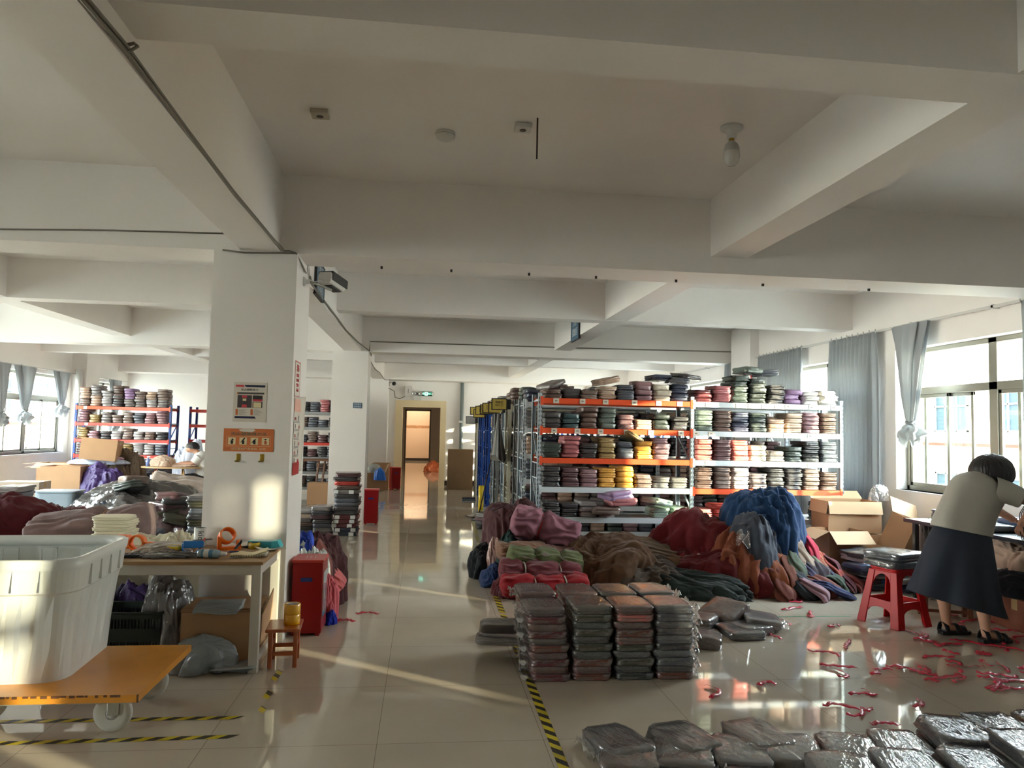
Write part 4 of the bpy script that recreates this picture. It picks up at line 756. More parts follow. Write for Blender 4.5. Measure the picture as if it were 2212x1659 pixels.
# packs leaning on the left side, loose bags on the right
for i,(x,y,z,c,rz,tl,lab) in enumerate(((.57,4.95,.20,'silver',1.5,(0,.5),'loose bagged garment jutting out left of the tall stack, upper'),(.56,5.05,.07,'grey',1.4,(0,.3),'loose bagged garment jutting out left of the tall stack, lower'),(.60,5.45,.0,'grey',1.2,(0,.1),'loose bagged garment on the floor behind the left of the tall stack'))):
    bigpack(x, y, z, c, rz, lab, 'loose bags beside the tall stack', 0, i, .9, tl)
LB = 'loose plastic-wrapped garments on the floor'
for i,(x,y,z,c,rz,tl,sz,lab) in enumerate(((1.98,5.28,.0,'taupe',1.2,(.1,.0),1.7,'puffy taupe bagged garment leaning on the right of the tall stack'),(2.12,5.72,.02,'taupe',.9,(0,.05),1.6,'brownish bagged garment behind the puffy taupe one'),(2.42,5.85,.05,'brown',.55,(.0,-.38),1.5,'orange brown bagged garment propped up on the loose pile'),(2.52,5.62,.0,'grey',.3,(0,0),1.2,'grey bagged garment at the bottom of the loose pile'),(2.66,5.72,.03,'silver',-.2,(0,.12),1.2,'silver bagged garment at the right end of the loose pile'),(2.40,5.50,.0,'charcoal',.1,(0,0),1.1,'dark bagged garment at the front of the loose pile'))):
    bigpack(x, y, z, c, rz, lab, LB, 1 if i in (3,4) else 0, i, sz, tl, 1.15)
# foreground rows of bagged garments
FGR = 'bagged garments laid out in the foreground'
fg = [(.94,3.43,'taupe',-.20),(1.20,3.42,'charcoal',-.22),(1.46,3.43,'graphite',-.20),(1.73,3.42,'grey',-.22),(2.00,3.42,'taupe',-.19),(2.28,3.43,'plum',-.22),(2.56,3.46,'charcoal',-.20),(2.84,3.47,'graphite',-.2),(3.11,3.49,'charcoal',-.2)]
for i,(x,y,c,rz) in enumerate(fg):
    for j in range(2 if i > 5 else 1):
        bigpack(x+.02, y-.02, .056*j, c if not j else ['graphite','slate','charcoal'][i%3], rz+.16*(i % 2)*j-.04, 'flat %s bagged garment, number %s from the left in the foreground row%s' % (c, NTH[i], ', upper layer' if j else ''), FGR, 1, i, 1.15, (0,.0), 1.06)
for i,(x,y,c,rz) in enumerate(((.95,3.53,'graphite',.25),(1.27,3.55,'charcoal',.3),(1.66,3.56,'brown',.2))):
    bigpack(x, y, .0, c, rz, '%s bagged garment half hidden behind the foreground row, %s from left' % (c, NTH[i]), FGR, -1 if not i else 0, i+1, 1.3)
for i,(x,y,c,rz,k) in enumerate(((1.80,3.06,'grey',-.2,2),(2.10,3.06,'slate',-.25,2),(2.42,3.07,'charcoal',-.2,2),(2.72,3.09,'graphite',-.2,3),(.80,3.06,'taupe',-.2,1),(1.08,3.05,'charcoal',-.2,1),(1.40,3.05,'graphite',-.2,1),(3.0,3.12,'charcoal',-.2,3))):
    for j in range(k): bigpack(x, y, .058*j, c, rz, '%s bagged garment at the bottom edge of the picture, place %s, layer %s' % (c, NTH[i], ORD[j]), FGR, 0, i, 1.15, (0,0), 1.1)
# ---- packs, cartons and boxes by the right wall
RP = 'plastic-wrapped garments piled beside the red stool'
for c_,(x0,n_,y0) in enumerate(((4.46,7,7.15),(4.72,6,7.05),(4.95,5,6.92))):
    for k in range(n_):
        rnd = random.Random(c_*20+k); pack(x0+rnd.uniform(-.05,.05)-.012*k, y0+rnd.uniform(-.06,.06), .052*k, ['slate','navy','charcoal','plum','blue','taupe','grey','silver'][(k*3+c_)%8], rnd.uniform(-.3,.3)+.2, 'bagged garment, %s in heap %s from left, beside the red stool and cartons' % (ORD[k], NTH[c_]), RP, 1.35, 1.05, .95, (rnd.uniform(-.06,.06),rnd.uniform(-.1,.1)))
carton('large open carton with bent flaps standing near the end of the shelves',(4.70,7.95,.46),-.05,.60,.40,.34,(78,-35,80,None),fd=.34)
carton('low carton under the large open carton',(4.72,7.95,0),0,.66,.46,.44,(None,)*4,closed=True)
carton('open carton with a sunlit flap below the large open carton',(4.42,7.62,.0),.05,.44,.36,.52,(40,None,25,None))
carton('tilted open carton leaning against the right wall',(4.93,7.30,.30),0,.36,.34,.38,(20,-50,None,None),rot=(.25,.30,.2))
carton('carton holding up the tilted one beside the wall',(4.98,7.42,.0),.1,.46,.5,.28,(None,)*4,closed=True)
t = thing('plastic_bag','crumpled clear bag poking out of the large open carton','bag',(5.02,7.85,.80)); put('bag', heap_mb(.09,.06,.16,77,nf=7,power=.5,mb=None), FILM, t)
# ---- red plastic stools
REDP = mat('red_plastic', srgb(186,12,18), .42, spec=.35)
def stool(label, loc, rz, s=1):
    t = thing('plastic_stool', label, 'stool', loc, rz); t.scale = (s,s,s)
    H = .46; a, c = .125, .19
    b = MB(); b.poly(rrect(2*a+.02,2*a+.02,1,.2,32), .02, 0, RT(z=H-.02)); b.poly(rrect(2*a+.0,2*a+.0,1,.2,32), .03, 0, RT(z=H-.05)); put('seat', b, REDP, t, bevel=.005)
    for k in range(4):
        M = RT(rz=k*PI/2); b = MB()
        def P(x, z): w_ = a+(c-a)*(H-.04-z)/(H-.04); return (x*w_, -w_, z)
        n = 20                                       # panel with an arched opening, a rail and an arched foot
        def strip(f0, f1, xs, b=b):
            vs_ = []; fs = []
            for i, x in enumerate(xs):
                p, q = P(x, f0(x)), P(x, f1(x)); vs_ += [p, q, (p[0], p[1]+.012, p[2]), (q[0], q[1]+.012, q[2])]
            for i in range(len(xs)-1):
                o = i*4; fs += [(o,o+4,o+5,o+1),(o+2,o+3,o+7,o+6),(o,o+2,o+6,o+4),(o+1,o+5,o+7,o+3)]
            fs += [(0,1,3,2),(len(xs)*4-4,len(xs)*4-2,len(xs)*4-1,len(xs)*4-3)]
            b.add(vs_, fs, 0, M)
        ar = lambda x: .33+.075*math.sqrt(max(0,1-(x/.56)**2)); xs = [-.56+1.12*i/n for i in range(n+1)]
        strip(ar, lambda x: H-.03, xs)
        PB = b
        b = MB(); RB = b
        strip(lambda x: .10+.045*math.sqrt(max(0,1-(x/.6)**2)), lambda x: .20, [-.60+1.2*i/n for i in range(n+1)], RB)
        put('panel', PB, REDP, t); put('rail', RB, REDP, t)
    for k in range(4):
        M = RT(rz=k*PI/2); b = MB(); w0, w1 = a+.004, c+.006
        for sx_, pr in ((1, [(.56,1.0),(1.0,1.0)]),):
            b.add([(-w1,-w1,0),(-w1*.60,-w1,0),(-w1*.60,-w1+.014,0),(-w1+.014,-w1+.014,0),(-w1+.014,-w1*.60,0),(-w1,-w1*.60,0),
                   (-w0,-w0,H-.03),(-w0*.56,-w0,H-.03),(-w0*.56,-w0+.014,H-.03),(-w0+.014,-w0+.014,H-.03),(-w0+.014,-w0*.56,H-.03),(-w0,-w0*.56,H-.03)],
                  [(5,4,3,2,1,0),(6,7,8,9,10,11)]+[(i,(i+1)%6,(i+1)%6+6,i+6) for i in range(6)], 0, M)
        put('leg', b, REDP, t, bevel=.004)
    return t
stool('tall red plastic stool carrying two bagged garments beside the standing worker',(3.84,5.80,0),.32)
for k in range(2): bigpack(3.84+.01*k, 5.80, .461+.062*k, ['graphite','slate'][k], .25+.15*k, ['lower','upper'][k]+' dark bagged garment on the tall red stool', 'bagged garments on the red stool', 0, k, 1.15, (0,0), 1.5)
# ---- work table on the right with its load
TB = mat('black_table', srgb(34,32,36), .25, coat=.4); WOODD = mat('old_wood', srgb(120,80,56), .6, var=.2)
t = thing('work_table','dark work table at the right edge in front of the worker','table',(4.98,5.6,0))
put('tabletop', MB().box((-.36,-1.15,.70),(.34,1.22,.735)), TB, t, bevel=.004)
for x,y in ((-.3,-1.05),(.28,-1.05),(-.3,1.12),(.28,1.12)): put('leg', MB().box((x-.02,y-.02,0),(x+.02,y+.02,.70)), TB, t)
heap('table_skirt','grey cloth draped under the far end of the work table','cloth',(4.93,6.72,0),0,.16,.16,.69,(120,112,106),60,nf=11,power=.2,amp=.08)
ST = 'bagged garments on the work table'
for i,(x,y,n_) in enumerate(((4.84,5.95,1),(5.08,5.9,2),(5.15,5.5,3),(4.9,6.5,2))):
    for k in range(n_): pack(x+.01*k, y, .737+.05*k, ['slate','navy','blue','charcoal'][(i+k)%4], .2*k-.2, 'shiny bagged garment, %s in heap %s, on the dark work table' % (ORD[k], NTH[i]), ST, 1.2, 1, .9)
heap('cloth_pile','folded pale cloth with red edges on the shelf under the work table','cloth',(4.98,5.72,.45),0,.24,.28,.22,(206,176,156),61,nf=9,power=.3)
carton('brown carton under the work table with reddish sides',(4.98,5.55,.0),0,.56,.5,.24,(None,)*4,closed=True,m=mat('red_brown_card', srgb(150,92,72), .8, var=.2))
heap('cloth_pile','dark green and navy cloth sack on the carton under the work table','cloth',(4.98,5.6,.246),0,.3,.28,.21,(40,44,52),62,nf=7,power=.4)
t = thing('wooden_bench','low wooden bench behind the worker\'s feet','bench',(4.42,5.98,0),-.35)
put('seat', MB().box((-.2,-.1,.17),(.2,.1,.195)), WOODD, t, bevel=.003)
for x in (-.17,.17):
    for y in (-.07,.07): put('leg', MB().box((x-.018,y-.018,0),(x+.018,y+.018,.17)), WOODD, t)
put('stretcher', MB().box((-.16,-.078,.05),(.16,-.062,.075)), WOODD, t)
# ---- red ribbon scraps on the floor
RIB = mat('red_ribbon', srgb(196,34,60), .35, coat=.3)
def ribbon(x, y, L, rz, seed, label, group):
    rnd = random.Random(seed); n = 14; ps = []; a = 0; px = py = 0; cv = rnd.uniform(-.4,.4)
    for i in range(n): ps.append((px,py)); a += cv*.5+rnd.uniform(-.28,.28)+(rnd.choice((-1.2,1.2)) if rnd.random() < .1 else 0); px += L/n*math.cos(a); py += L/n*math.sin(a)
    w_ = .014; b = MB()
    vs_ = []
    for i,(qx,qy) in enumerate(ps):
        z = .003+.008*abs(math.sin(i*.9+seed)); dx, dy = (ps[min(i+1,n-1)][0]-ps[max(i-1,0)][0], ps[min(i+1,n-1)][1]-ps[max(i-1,0)][1]); l = math.hypot(dx,dy) or 1
        tw = math.sin(i*.7+seed)*.8; vs_ += [(qx-dy/l*w_*math.cos(tw), qy+dx/l*w_*math.cos(tw), z+abs(w_*math.sin(tw))), (qx+dy/l*w_*math.cos(tw), qy-dx/l*w_*math.cos(tw), z)]
    b.add(vs_, [(2*i,2*i+1,2*i+3,2*i+2) for i in range(n-1)], 0, None, True)
    return tag(put('ribbon', b, RIB, None, (x,y,.001), (0,0,rz), solid=.001), label, 'ribbon', group)
rnd = random.Random(5)
spots = [(1.66,4.20,.28,.3),(2.05,4.35,.2,2.2),(3.32,6.55,.25,.1),(3.1,6.25,.28,-.1),(3.2,6.0,.3,-.2),(2.9,5.75,.3,.1),(3.3,5.7,.22,.0),(2.65,5.55,.25,-.5),(2.7,5.05,.3,.2),(3.0,5.1,.3,.4),(2.62,4.75,.25,-.3),(2.3,3.9,.28,-.3),(2.25,4.05,.3,-.6),(2.5,4.2,.3,.3),(2.35,3.75,.2,.6),(2.75,4.0,.2,.1),(2.85,4.55,.3,.2),(2.6,4.5,.35,.0),(3.05,4.7,.35,.1),(3.2,4.45,.3,-.3)]
for i,(x,y,L,a) in enumerate(spots): g = 'right of the tall garment stack' if x < 2.9 else 'left of the red stool'; ribbon(x, y, L, a, i, 'single red ribbon scrap lying on the floor '+g, 'red ribbon scraps '+g)
for i in range(70):
    g = i % 7; cx, cy, r = ((4.45,5.15,.5),(3.9,5.15,.35),(3.3,4.6,.4),(3.6,4.2,.5),(4.6,5.75,.4),(3.9,4.6,.5),(4.55,4.75,.4))[g]
    gl = ('around the standing worker\'s feet','beside the foot of the red stool','in front of the red stool','behind the foreground garments','beside the carton under the work table','in front of the standing worker','near the right edge of the picture')[g]; ribbon(cx+rnd.gauss(0,r*.5), cy+rnd.gauss(0,r*.28), rnd.uniform(.12,.32), rnd.uniform(-.8,.8), 50+i, 'red ribbon scrap in the tangle '+gl, 'red ribbon scraps '+gl)
# ================================================================= PEOPLE
SKIN = mat('skin', srgb(196,148,122), .5, bump=.05); HAIRM = mat('black_hair', srgb(34,30,30), .5, bump=.6, bscale=60, stretch=(1,1,.2))
def skinned(name, verts, edges, radii, m, parent, root=0, sub=2):
    me = bpy.data.meshes.new(name); me.from_pydata([v for v in verts], edges, []); me.materials.append(m)
    o = link(name, me, parent); k = o.modifiers.new('skin','SKIN'); k.use_smooth_shade = True; k.branch_smoothing = .4
    for i, r in enumerate(radii):
        s = me.skin_vertices[0].data[i]; s.radius = r if hasattr(r,'__len__') else (r,r); s.use_root = i == root
    q = o.modifiers.new('sub','SUBSURF'); q.levels = q.render_levels = sub
    return o
def chains(cs):       # each chain: list of (point, radius); a chain may start with an int index of an existing joint
    V, E, R = [], [], []; 
    for c in cs:
        prev = None
        for it in c:
            if isinstance(it, int): prev = it; continue
            V.append(it[0]); R.append(it[1]); i = len(V)-1
            if prev is not None: E.append((prev, i))
            prev = i
    return V, E, R
def loft(rings, n=48, fold=0, nf=9, seed=0, mi=0, capends=False):   # ring: (centre, xvec, yvec)
    b = MB(); N = len(rings)
    for j, (c, xv, yv) in enumerate(rings):
        for i in range(n):
            a = 2*PI*i/n; f = 1+fold[j]*math.sin(nf*a+seed+j*.25)*(1+.5*math.sin(3*a+seed)) if fold else 1+.02*noise.noise(Vector((math.cos(a)*2,math.sin(a)*2,j*.7+seed)))
            b.v.append(tuple(Vector(c)+Vector(xv)*math.cos(a)*f+Vector(yv)*math.sin(a)*f))
    for j in range(N-1):
        for i in range(n): b.f.append([j*n+i, j*n+(i+1)%n, (j+1)*n+(i+1)%n, (j+1)*n+i]); b.m.append(mi); b.sm.append(True)
    return b
def fingers(base, dirv, side, palmn, curl, r=.0085, L=(.072,.08,.075,.06)):
    """four fingers and a thumb as chains hanging off a palm joint"""
    out = []; d = Vector(dirv).normalized(); s = Vector(side).normalized(); p = Vector(palmn).normalized(); B = Vector(base)
    for k in range(4):
        st = B+s*(.030-.020*k)+d*.02; q = st.copy(); ch = [(tuple(q), r)]; dd = d.copy()
        for j in range(3): dd = (dd+p*curl*(.5+.35*j)).normalized(); q = q+dd*L[k]/3; ch.append((tuple(q), r*(.95-.08*j)))
        out.append(ch)
    q = B-d*.03+s*.03; th = [(tuple(q), r*1.1)]
    for j in range(2): q = q+(s*.6+d*.7+p*.4*j).normalized()*.03; th.append((tuple(q), r*(1.05-.1*j)))
    out.append(th); return out
# ---- standing worker, seen from behind, bending over the table
W = thing('person','person in grey top and long navy skirt bending over the right work table','person',(4.18,5.35,0))
def wl(x, y, z): return (x-4.18, y-5.35, z)
body = [[(wl(4.12,5.36,.84),.13),(wl(4.17,5.36,.98),.12),(wl(4.25,5.36,1.10),.13),(wl(4.30,5.36,1.19),.065),(wl(4.345,5.37,1.235),.058),(wl(4.39,5.38,1.265),.092),(wl(4.425,5.385,1.275),.098),(wl(4.46,5.385,1.245),.07),(wl(4.485,5.385,1.215),.03)],
    [0,(wl(4.05,5.43,.76),.10),(wl(4.02,5.45,.48),.062),(wl(4.01,5.46,.36),.056),(wl(4.035,5.465,.24),.05),(wl(4.05,5.465,.095),.034),(wl(4.05,5.465,.06),.036),(wl(4.13,5.47,.045),.032),(wl(4.20,5.475,.036),.024)],
    [0,(wl(4.16,5.29,.74),.10),(wl(4.18,5.26,.46),.062),(wl(4.175,5.25,.34),.056),(wl(4.19,5.245,.22),.05),(wl(4.20,5.24,.085),.034),(wl(4.20,5.24,.055),.036),(wl(4.28,5.235,.042),.032),(wl(4.35,5.23,.034),.024)],
    [2,(wl(4.36,5.26,1.13),.066),(wl(4.46,5.22,1.075),.05),(wl(4.585,5.22,1.045),.038),(wl(4.60,5.23,1.0),.038),(wl(4.575,5.27,.92),.031),(wl(4.56,5.30,.875),.024),(wl(4.555,5.31,.845),.030)],
    [2,(wl(4.28,5.48,1.13),.064),(wl(4.42,5.52,1.04),.048),(wl(4.54,5.54,.95),.038),(wl(4.64,5.50,.89),.028),(wl(4.67,5.49,.87),.026)]]
V, E, R = chains(body)
skinned('body', V, E, R, SKIN, W)
for nm, B_, dv, sd, pn in (('hand',wl(4.553,5.312,.838),(-.1,.2,-1),(.1,-1,0),(1,0,-.1)),('hand',wl(4.68,5.485,.865),(.9,-.1,-.4),(0,1,0),(0,0,-1))):
    B0 = Vector(B_); ch = fingers(B0, dv, sd, pn, .9); d = Vector(dv).normalized(); s = Vector(sd).normalized()
    cs = [[(tuple(B0-d*.045),(.026,.02)),(tuple(B0-d*.01),(.036,.016)),(tuple(B0+d*.015),(.034,.014))]]+[[2]+c for c in ch[:4]]+[[0]+ch[4]]
    V, E, R = chains(cs); skinned(nm, V, E, R, SKIN, W, 0, 2)
ax = Vector((.42,0,.91)); pr = Vector((.91,0,-.42))          # torso axis and its cross direction
TOPM = mat('grey_blouse', srgb(172,168,158), .75, bump=.25, bscale=10, var=.05); SKM = mat('navy_skirt', srgb(34,40,54), .8, bump=.15, bscale=6)
rings = [((4.10,5.35,.80),(.226,0,-.04),(0,.165,0)),((4.115,5.35,.86),(.222,0,-.045),(0,.16,0)),((4.15,5.35,.95),(.208,0,-.05),(0,.15,0)),((4.20,5.355,1.04),(.206,0,-.06),(0,.15,0)),((4.245,5.36,1.11),(.206,0,-.075),(0,.16,0)),((4.275,5.36,1.165),(.17,0,-.075),(0,.155,0)),((4.295,5.36,1.20),(.115,0,-.055),(0,.11,0)),((4.31,5.36,1.22),(.075,0,-.04),(0,.075,0)),((4.32,5.36,1.235),(.066,0,-.036),(0,.064,0))]
put('blouse', loft([(wl(*c),x,y) for c,x,y in rings], 56, [.03,.035,.04,.03,.022,.014,.01,0,0], 5, 2), TOPM, W, sub=1, solid=.003)
for p0, p1, p2, sgn in (((4.30,5.28,1.13),(4.40,5.24,1.11),(4.49,5.215,1.07),1),((4.26,5.46,1.12),(4.34,5.50,1.09),(4.42,5.52,1.04),-1)):
    a, m_, e_ = Vector(wl(*p0)), Vector(wl(*p1)), Vector(wl(*p2)); d = (e_-a).normalized(); u = d.cross(Vector((0,0,1))).normalized(); v = u.cross(d)
    put('sleeve', loft([(a,u*.085,v*.10),(a.lerp(m_,.6),u*.08,v*.09),(m_,u*.074,v*.08),(e_,u*.068,v*.074)], 32, [.01,.02,.03,.04], 4, 1), TOPM, W, sub=1, solid=.003)
sk = [((4.12,5.35,.84),(.19,0,-.03),(0,.145,0)),((4.10,5.35,.76),(.222,0,-.045),(0,.17,0)),((4.085,5.35,.62),(.255,0,-.06),(0,.195,0)),((4.075,5.35,.46),(.295,0,-.075),(0,.215,0)),((4.068,5.35,.33),(.33,0,-.088),(0,.235,0)),((4.066,5.35,.245),(.36,0,-.095),(0,.25,0))]
put('skirt', loft([(wl(*c),x,y) for c,x,y in sk], 96, [.002,.008,.022,.042,.058,.07], 7, 1), SKM, W, sub=1, solid=.003)
# hair: short, rounded, covering the back of the head
b = MB()
hc = Vector(wl(4.385,5.38,1.255))
def hair(u, v):
    a = 2*PI*u; t = v*PI*.84; d = Vector((.62,0,-.78)); upv = Vector((-.25,0,.97)); sd = Vector((0,1,0)); fw = upv.cross(sd)
    r = Vector((0,0,0))+upv*math.cos(t)+ (sd*math.cos(a)+fw*math.sin(a))*math.sin(t)
    k = 1+.03*noise.noise(r*6)+.02*math.sin(a*24)*math.sin(t)
    return hc+Vector((r.x*.165*k, r.y*.14*k, r.z*.142*k))
b.grid(hair, 60, 26, closeu=True); put('hair', b, HAIRM, W)
SAN = mat('black_sandal', srgb(24,24,28), .45)
for (x,y,z) in ((4.12,5.468,0),(4.275,5.237,0)):
    b = MB(); pts = [(-.125,-.034),(-.10,-.043),(-.03,-.038),(.05,-.048),(.11,-.040),(.135,-.012),(.13,.018),(.10,.042),(.03,.046),(-.05,.040),(-.11,.040),(-.128,.02)]
    s_ = put('sandal', MB().poly(pts, .026), SAN, W, wl(x,y,0), bevel=.006)
    for q0, h_ in ((.055,.062),(.0,.085),(-.09,.10)):
        put('strap', MB().grid(lambda u, v, q0=q0, h_=h_: (q0+(v-.5)*.035, .05*math.cos(PI*u), .018+h_*math.sin(PI*u)*.75), 14, 3), SAN, s_, solid=.005)
# straps held in the hand
for k in range(4):
    o = put('strap', MB().tube([(4.62+.012*k,5.16,1.16),(4.57+.012*k,5.24,1.06),(4.55+.014*k,5.30,.95),(4.548+.012*k,5.315,.85),(4.56+.016*k,5.28,.70),(4.60+.02*k,5.22,.52)], .0035, 5), BLACK)
    tag(o, 'black cord held by the standing worker, %s of four from the left' % NTH[k], 'cord', 'cords in the worker\'s hand')
# ---- seated worker far left, in profile
S = thing('person','seated person in a white t-shirt and black trousers working at the small table','person',(-3.86,13.8,0))
def sl(x, y, z): return (x+3.86, y-13.8, z)
bd = [[(sl(-3.78,13.8,.53),.13),(sl(-3.80,13.8,.70),.12),(sl(-3.86,13.8,.88),.12),(sl(-3.93,13.8,.985),.055),(sl(-3.985,13.8,1.02),.05),(sl(-4.04,13.8,1.055),.085),(sl(-4.07,13.8,1.065),.09),(sl(-4.105,13.8,1.035),.065),(sl(-4.125,13.8,.995),.04)],
    [0,(sl(-3.92,13.72,.52),.085),(sl(-4.24,13.70,.50),.062),(sl(-4.20,13.69,.30),.052),(sl(-4.14,13.69,.09),.038),(sl(-4.24,13.69,.04),.032)],
    [0,(sl(-3.92,13.90,.52),.085),(sl(-4.22,13.92,.50),.062),(sl(-4.10,13.93,.30),.052),(sl(-4.02,13.93,.09),.038),(sl(-4.12,13.93,.04),.032)],
    [2,(sl(-3.90,13.66,.90),.055),(sl(-3.97,13.62,.79),.042),(sl(-4.12,13.60,.80),.032),(sl(-4.24,13.60,.785),.024),(sl(-4.27,13.60,.78),.028)],
    [2,(sl(-3.90,13.94,.90),.055),(sl(-4.02,13.98,.80),.042),(sl(-4.16,13.94,.80),.032),(sl(-4.28,13.90,.79),.026)]]
V, E, R = chains(bd); skinned('body', V, E, R, SKIN, S)
B0 = Vector(sl(-4.29,13.60,.778)); ch = fingers(B0,(-1,.1,-.1),(0,1,0),(0,0,-1),.4); cs = [[(tuple(B0+Vector((.03,0,0))),(.024,.018)),(tuple(B0),(.03,.014)),(tuple(B0-Vector((.012,0,0))),(.03,.013))]]+[[2]+c for c in ch[:4]]+[[0]+ch[4]]
V, E, R = chains(cs); skinned('hand', V, E, R, SKIN, S)
put('t_shirt', loft([(sl(-3.74,13.8,.47),(.17,0,.06),(0,.19,0)),(sl(-3.78,13.8,.56),(.165,0,.05),(0,.18,0)),(sl(-3.80,13.8,.70),(.15,0,.03),(0,.17,0)),(sl(-3.85,13.8,.84),(.15,0,.05),(0,.18,0)),(sl(-3.89,13.8,.93),(.12,0,.06),(0,.16,0)),(sl(-3.94,13.8,.99),(.06,0,.03),(0,.07,0))], 44, [.04,.03,.02,.01,.01,0], 5), mat('white_shirt', srgb(205,202,196), .8, bump=.2, bscale=10), S, sub=1, solid=.003)
for yy, e in ((13.66,(-3.95,13.62,.80)),(13.94,(-3.98,13.97,.81))):
    a, q = Vector(sl(-3.87,yy,.91)), Vector(sl(*e)); d = (q-a).normalized(); u = d.cross(Vector((1,0,0))).normalized(); v = u.cross(d)
    put('sleeve', loft([(a,u*.075,v*.085),(a.lerp(q,.5),u*.07,v*.08),(q,u*.068,v*.075)], 28, [.0,.02,.03], 4), mat('white_shirt',(0,0,0)), S, sub=1, solid=.003)
TRM = mat('black_trousers', srgb(28,28,32), .8)
for yy, k in ((13.70,0),(13.92,1)):
    put('trouser_leg', MB().tube([sl(-3.78,13.8+(-.07 if not k else .07),.52),sl(-3.98,yy,.52),sl(-4.22,yy,.515),sl(-4.255,yy,.47),sl(-4.20+.08*k,yy,.30),sl(-4.15+.1*k,yy,.12)], [.125,.105,.082,.078,.07,.062], 16), TRM, S)
    put('shoe', MB().tube([sl(-4.10+.1*k,yy,.04),sl(-4.16+.1*k,yy,.045),sl(-4.25+.1*k,yy,.035),sl(-4.30+.1*k,yy,.03)], [.03,.042,.04,.02], 12), BLACK, S)
b = MB(); hc2 = Vector(sl(-4.045,13.8,1.075))
def hair2(u, v):
    a = 2*PI*u; t = v*PI*.55; upv = Vector((.15,0,.98)); sd = Vector((0,1,0)); fw = upv.cross(sd); r = upv*math.cos(t)+(sd*math.cos(a)+fw*math.sin(a))*math.sin(t)
    k = 1+.05*noise.noise(r*7); return hc2+Vector((r.x*.118*k+.012, r.y*.092*k, r.z*.10*k))
b.grid(hair2, 44, 18, closeu=True); put('hair', b, HAIRM, S)
# ================================================================= CART, BIN AND PACKING TABLE
OCH = mat('ochre_paint', srgb(206,136,44), .35, var=.10, vscale=5, coat=.2); WORN = mat('worn_edge', srgb(96,60,34), .6); BINM = mat('bin_plastic', srgb(214,216,212), .35, var=.05, vscale=3, coat=.15); TYRE = mat('pale_tyre', srgb(200,198,186), .4); FORK = mat('zinc_fork', srgb(176,178,170), .3, metal=.6)
t = thing('platform_cart', 'ochre yellow platform cart on castors under the white bin', 'cart', (-2.1,4.1,0))
b = MB().box((-.95,-.40,.215),(.83,.40,.25))
rnd = random.Random(3)
for k in range(26): x = -.2+k*.038+rnd.uniform(-.01,.01); b.box((x,-.4025,.243-rnd.uniform(0,.004)),(x+rnd.uniform(.01,.035),-.399,.2506),1)
b.box((.824,-.4022,.215),(.8318,-.396,.2506),1); put('platform', b, [OCH, WORN], t)
put('under_frame', MB().box((-.9,-.34,.19),(.78,-.30,.215)).box((-.9,.30,.19),(.78,.34,.215)), FORK, t)
for k,(x,y,r) in enumerate(((.64,-.17,.0),(.66,.28,.25),(-.02,.0,.1),(-.8,.25,0))):
    c = put('castor', MB().box((-.045,-.045,.195),(.045,.045,.205)).box((-.028,-.02,.085),(-.022,.035,.2)).box((.022,-.02,.085),(.028,.035,.2)), FORK, t, (x,y-.0,0), (0,0,r-PI/2), bevel=.002)
    put('wheel', MB().lathe([(.03,-.018),(.062,-.018),(.085,-.016),(.089,-.008),(.089,.008),(.085,.016),(.062,.018),(.03,.018)], 36, 0, RT(0,0,.09,ry=PI/2)), TYRE, c)
    put('hub', MB().lathe([(0,-.026),(.016,-.026),(.03,-.012),(.06,-.008),(.06,.008),(.03,.012),(.016,.026),(0,.026)], 24, 0, RT(0,0,.09,ry=PI/2)), WCAB, c)
def binring(k, z, n_=8):      # rounded rectangle with chamfered corners
    w_, d_ = 1.20-.10*(1-k), .84-.14*(1-k); r = .12+.03*k; pts = []
    for cx, cy, a0 in ((w_/2-r,d_/2-r,0),(-w_/2+r,d_/2-r,PI/2),(-w_/2+r,-d_/2+r,PI),(w_/2-r,-d_/2+r,1.5*PI)):
        for i in range(n_+1): a = a0+PI/2*i/n_; pts.append((cx+r*math.cos(a), cy+r*math.sin(a), z))
    # add straight-run points
    out = []
    for i in range(len(pts)):
        p, q = Vector(pts[i]), Vector(pts[(i+1) % len(pts)]); L = (q-p).length; m_ = max(1, int(L/.02))
        for j in range(m_): out.append(tuple(p.lerp(q, j/m_)))
    return out
t = thing('plastic_bin', 'big white plastic tub standing on the ochre cart', 'bin', (-2.25,4.20,.25), .06)
zs = [0,.02,.16,.30,.42,.43,.47,.50,.54]; b = MB(); base = binring(0,0); N = len(base)
ths = [math.atan2(p[1],p[0]) for p in base]; ctr = Vector((0,0,0))
def shell(off, flip, rib=1):
    o = len(b.v); V = []
    for z in zs:
        k = z/.58
        w_, d_ = 1.20-.10*(1-k), .84-.14*(1-k)
        for i,p in enumerate(base):
            sx_, sy_ = w_/(1.10), d_/(.70); s = i*.02
            st = .011*rib if (int(s/.06) % 2 == 0 and .04 < z < .41) else 0
            lip = .010 if z >= .43 else 0
            x, y = p[0]*sx_, p[1]*sy_; L = math.hypot(x,y); nx, ny = (x/L, y/L)
            V.append((x-nx*(off+st-lip), y-ny*(off+st-lip), z+(off if z == 0 else 0)))
    F = [(j*N+i, j*N+(i+1)%N, (j+1)*N+(i+1)%N, (j+1)*N+i) for j in range(len(zs)-1) for i in range(N)]
    F.append(tuple(range(N))[::-1])
    if flip: F = [f[::-1] for f in F]
    b.add(V, F, 0, None, False)
shell(0, False); shell(.012, True); TUB = b
b = MB(); R0 = []
for off, z in ((-.014,.54),(-.014,.585),(-.002,.592),(.022,.588),(.026,.54),(-.014,.54)):
    k = z/.58; R0.append([(p[0]*(1.2-.1*(1-k))/1.10*(1-off/.6), p[1]*(.84-.14*(1-k))/.70*(1-off/.42), z) for p in base])
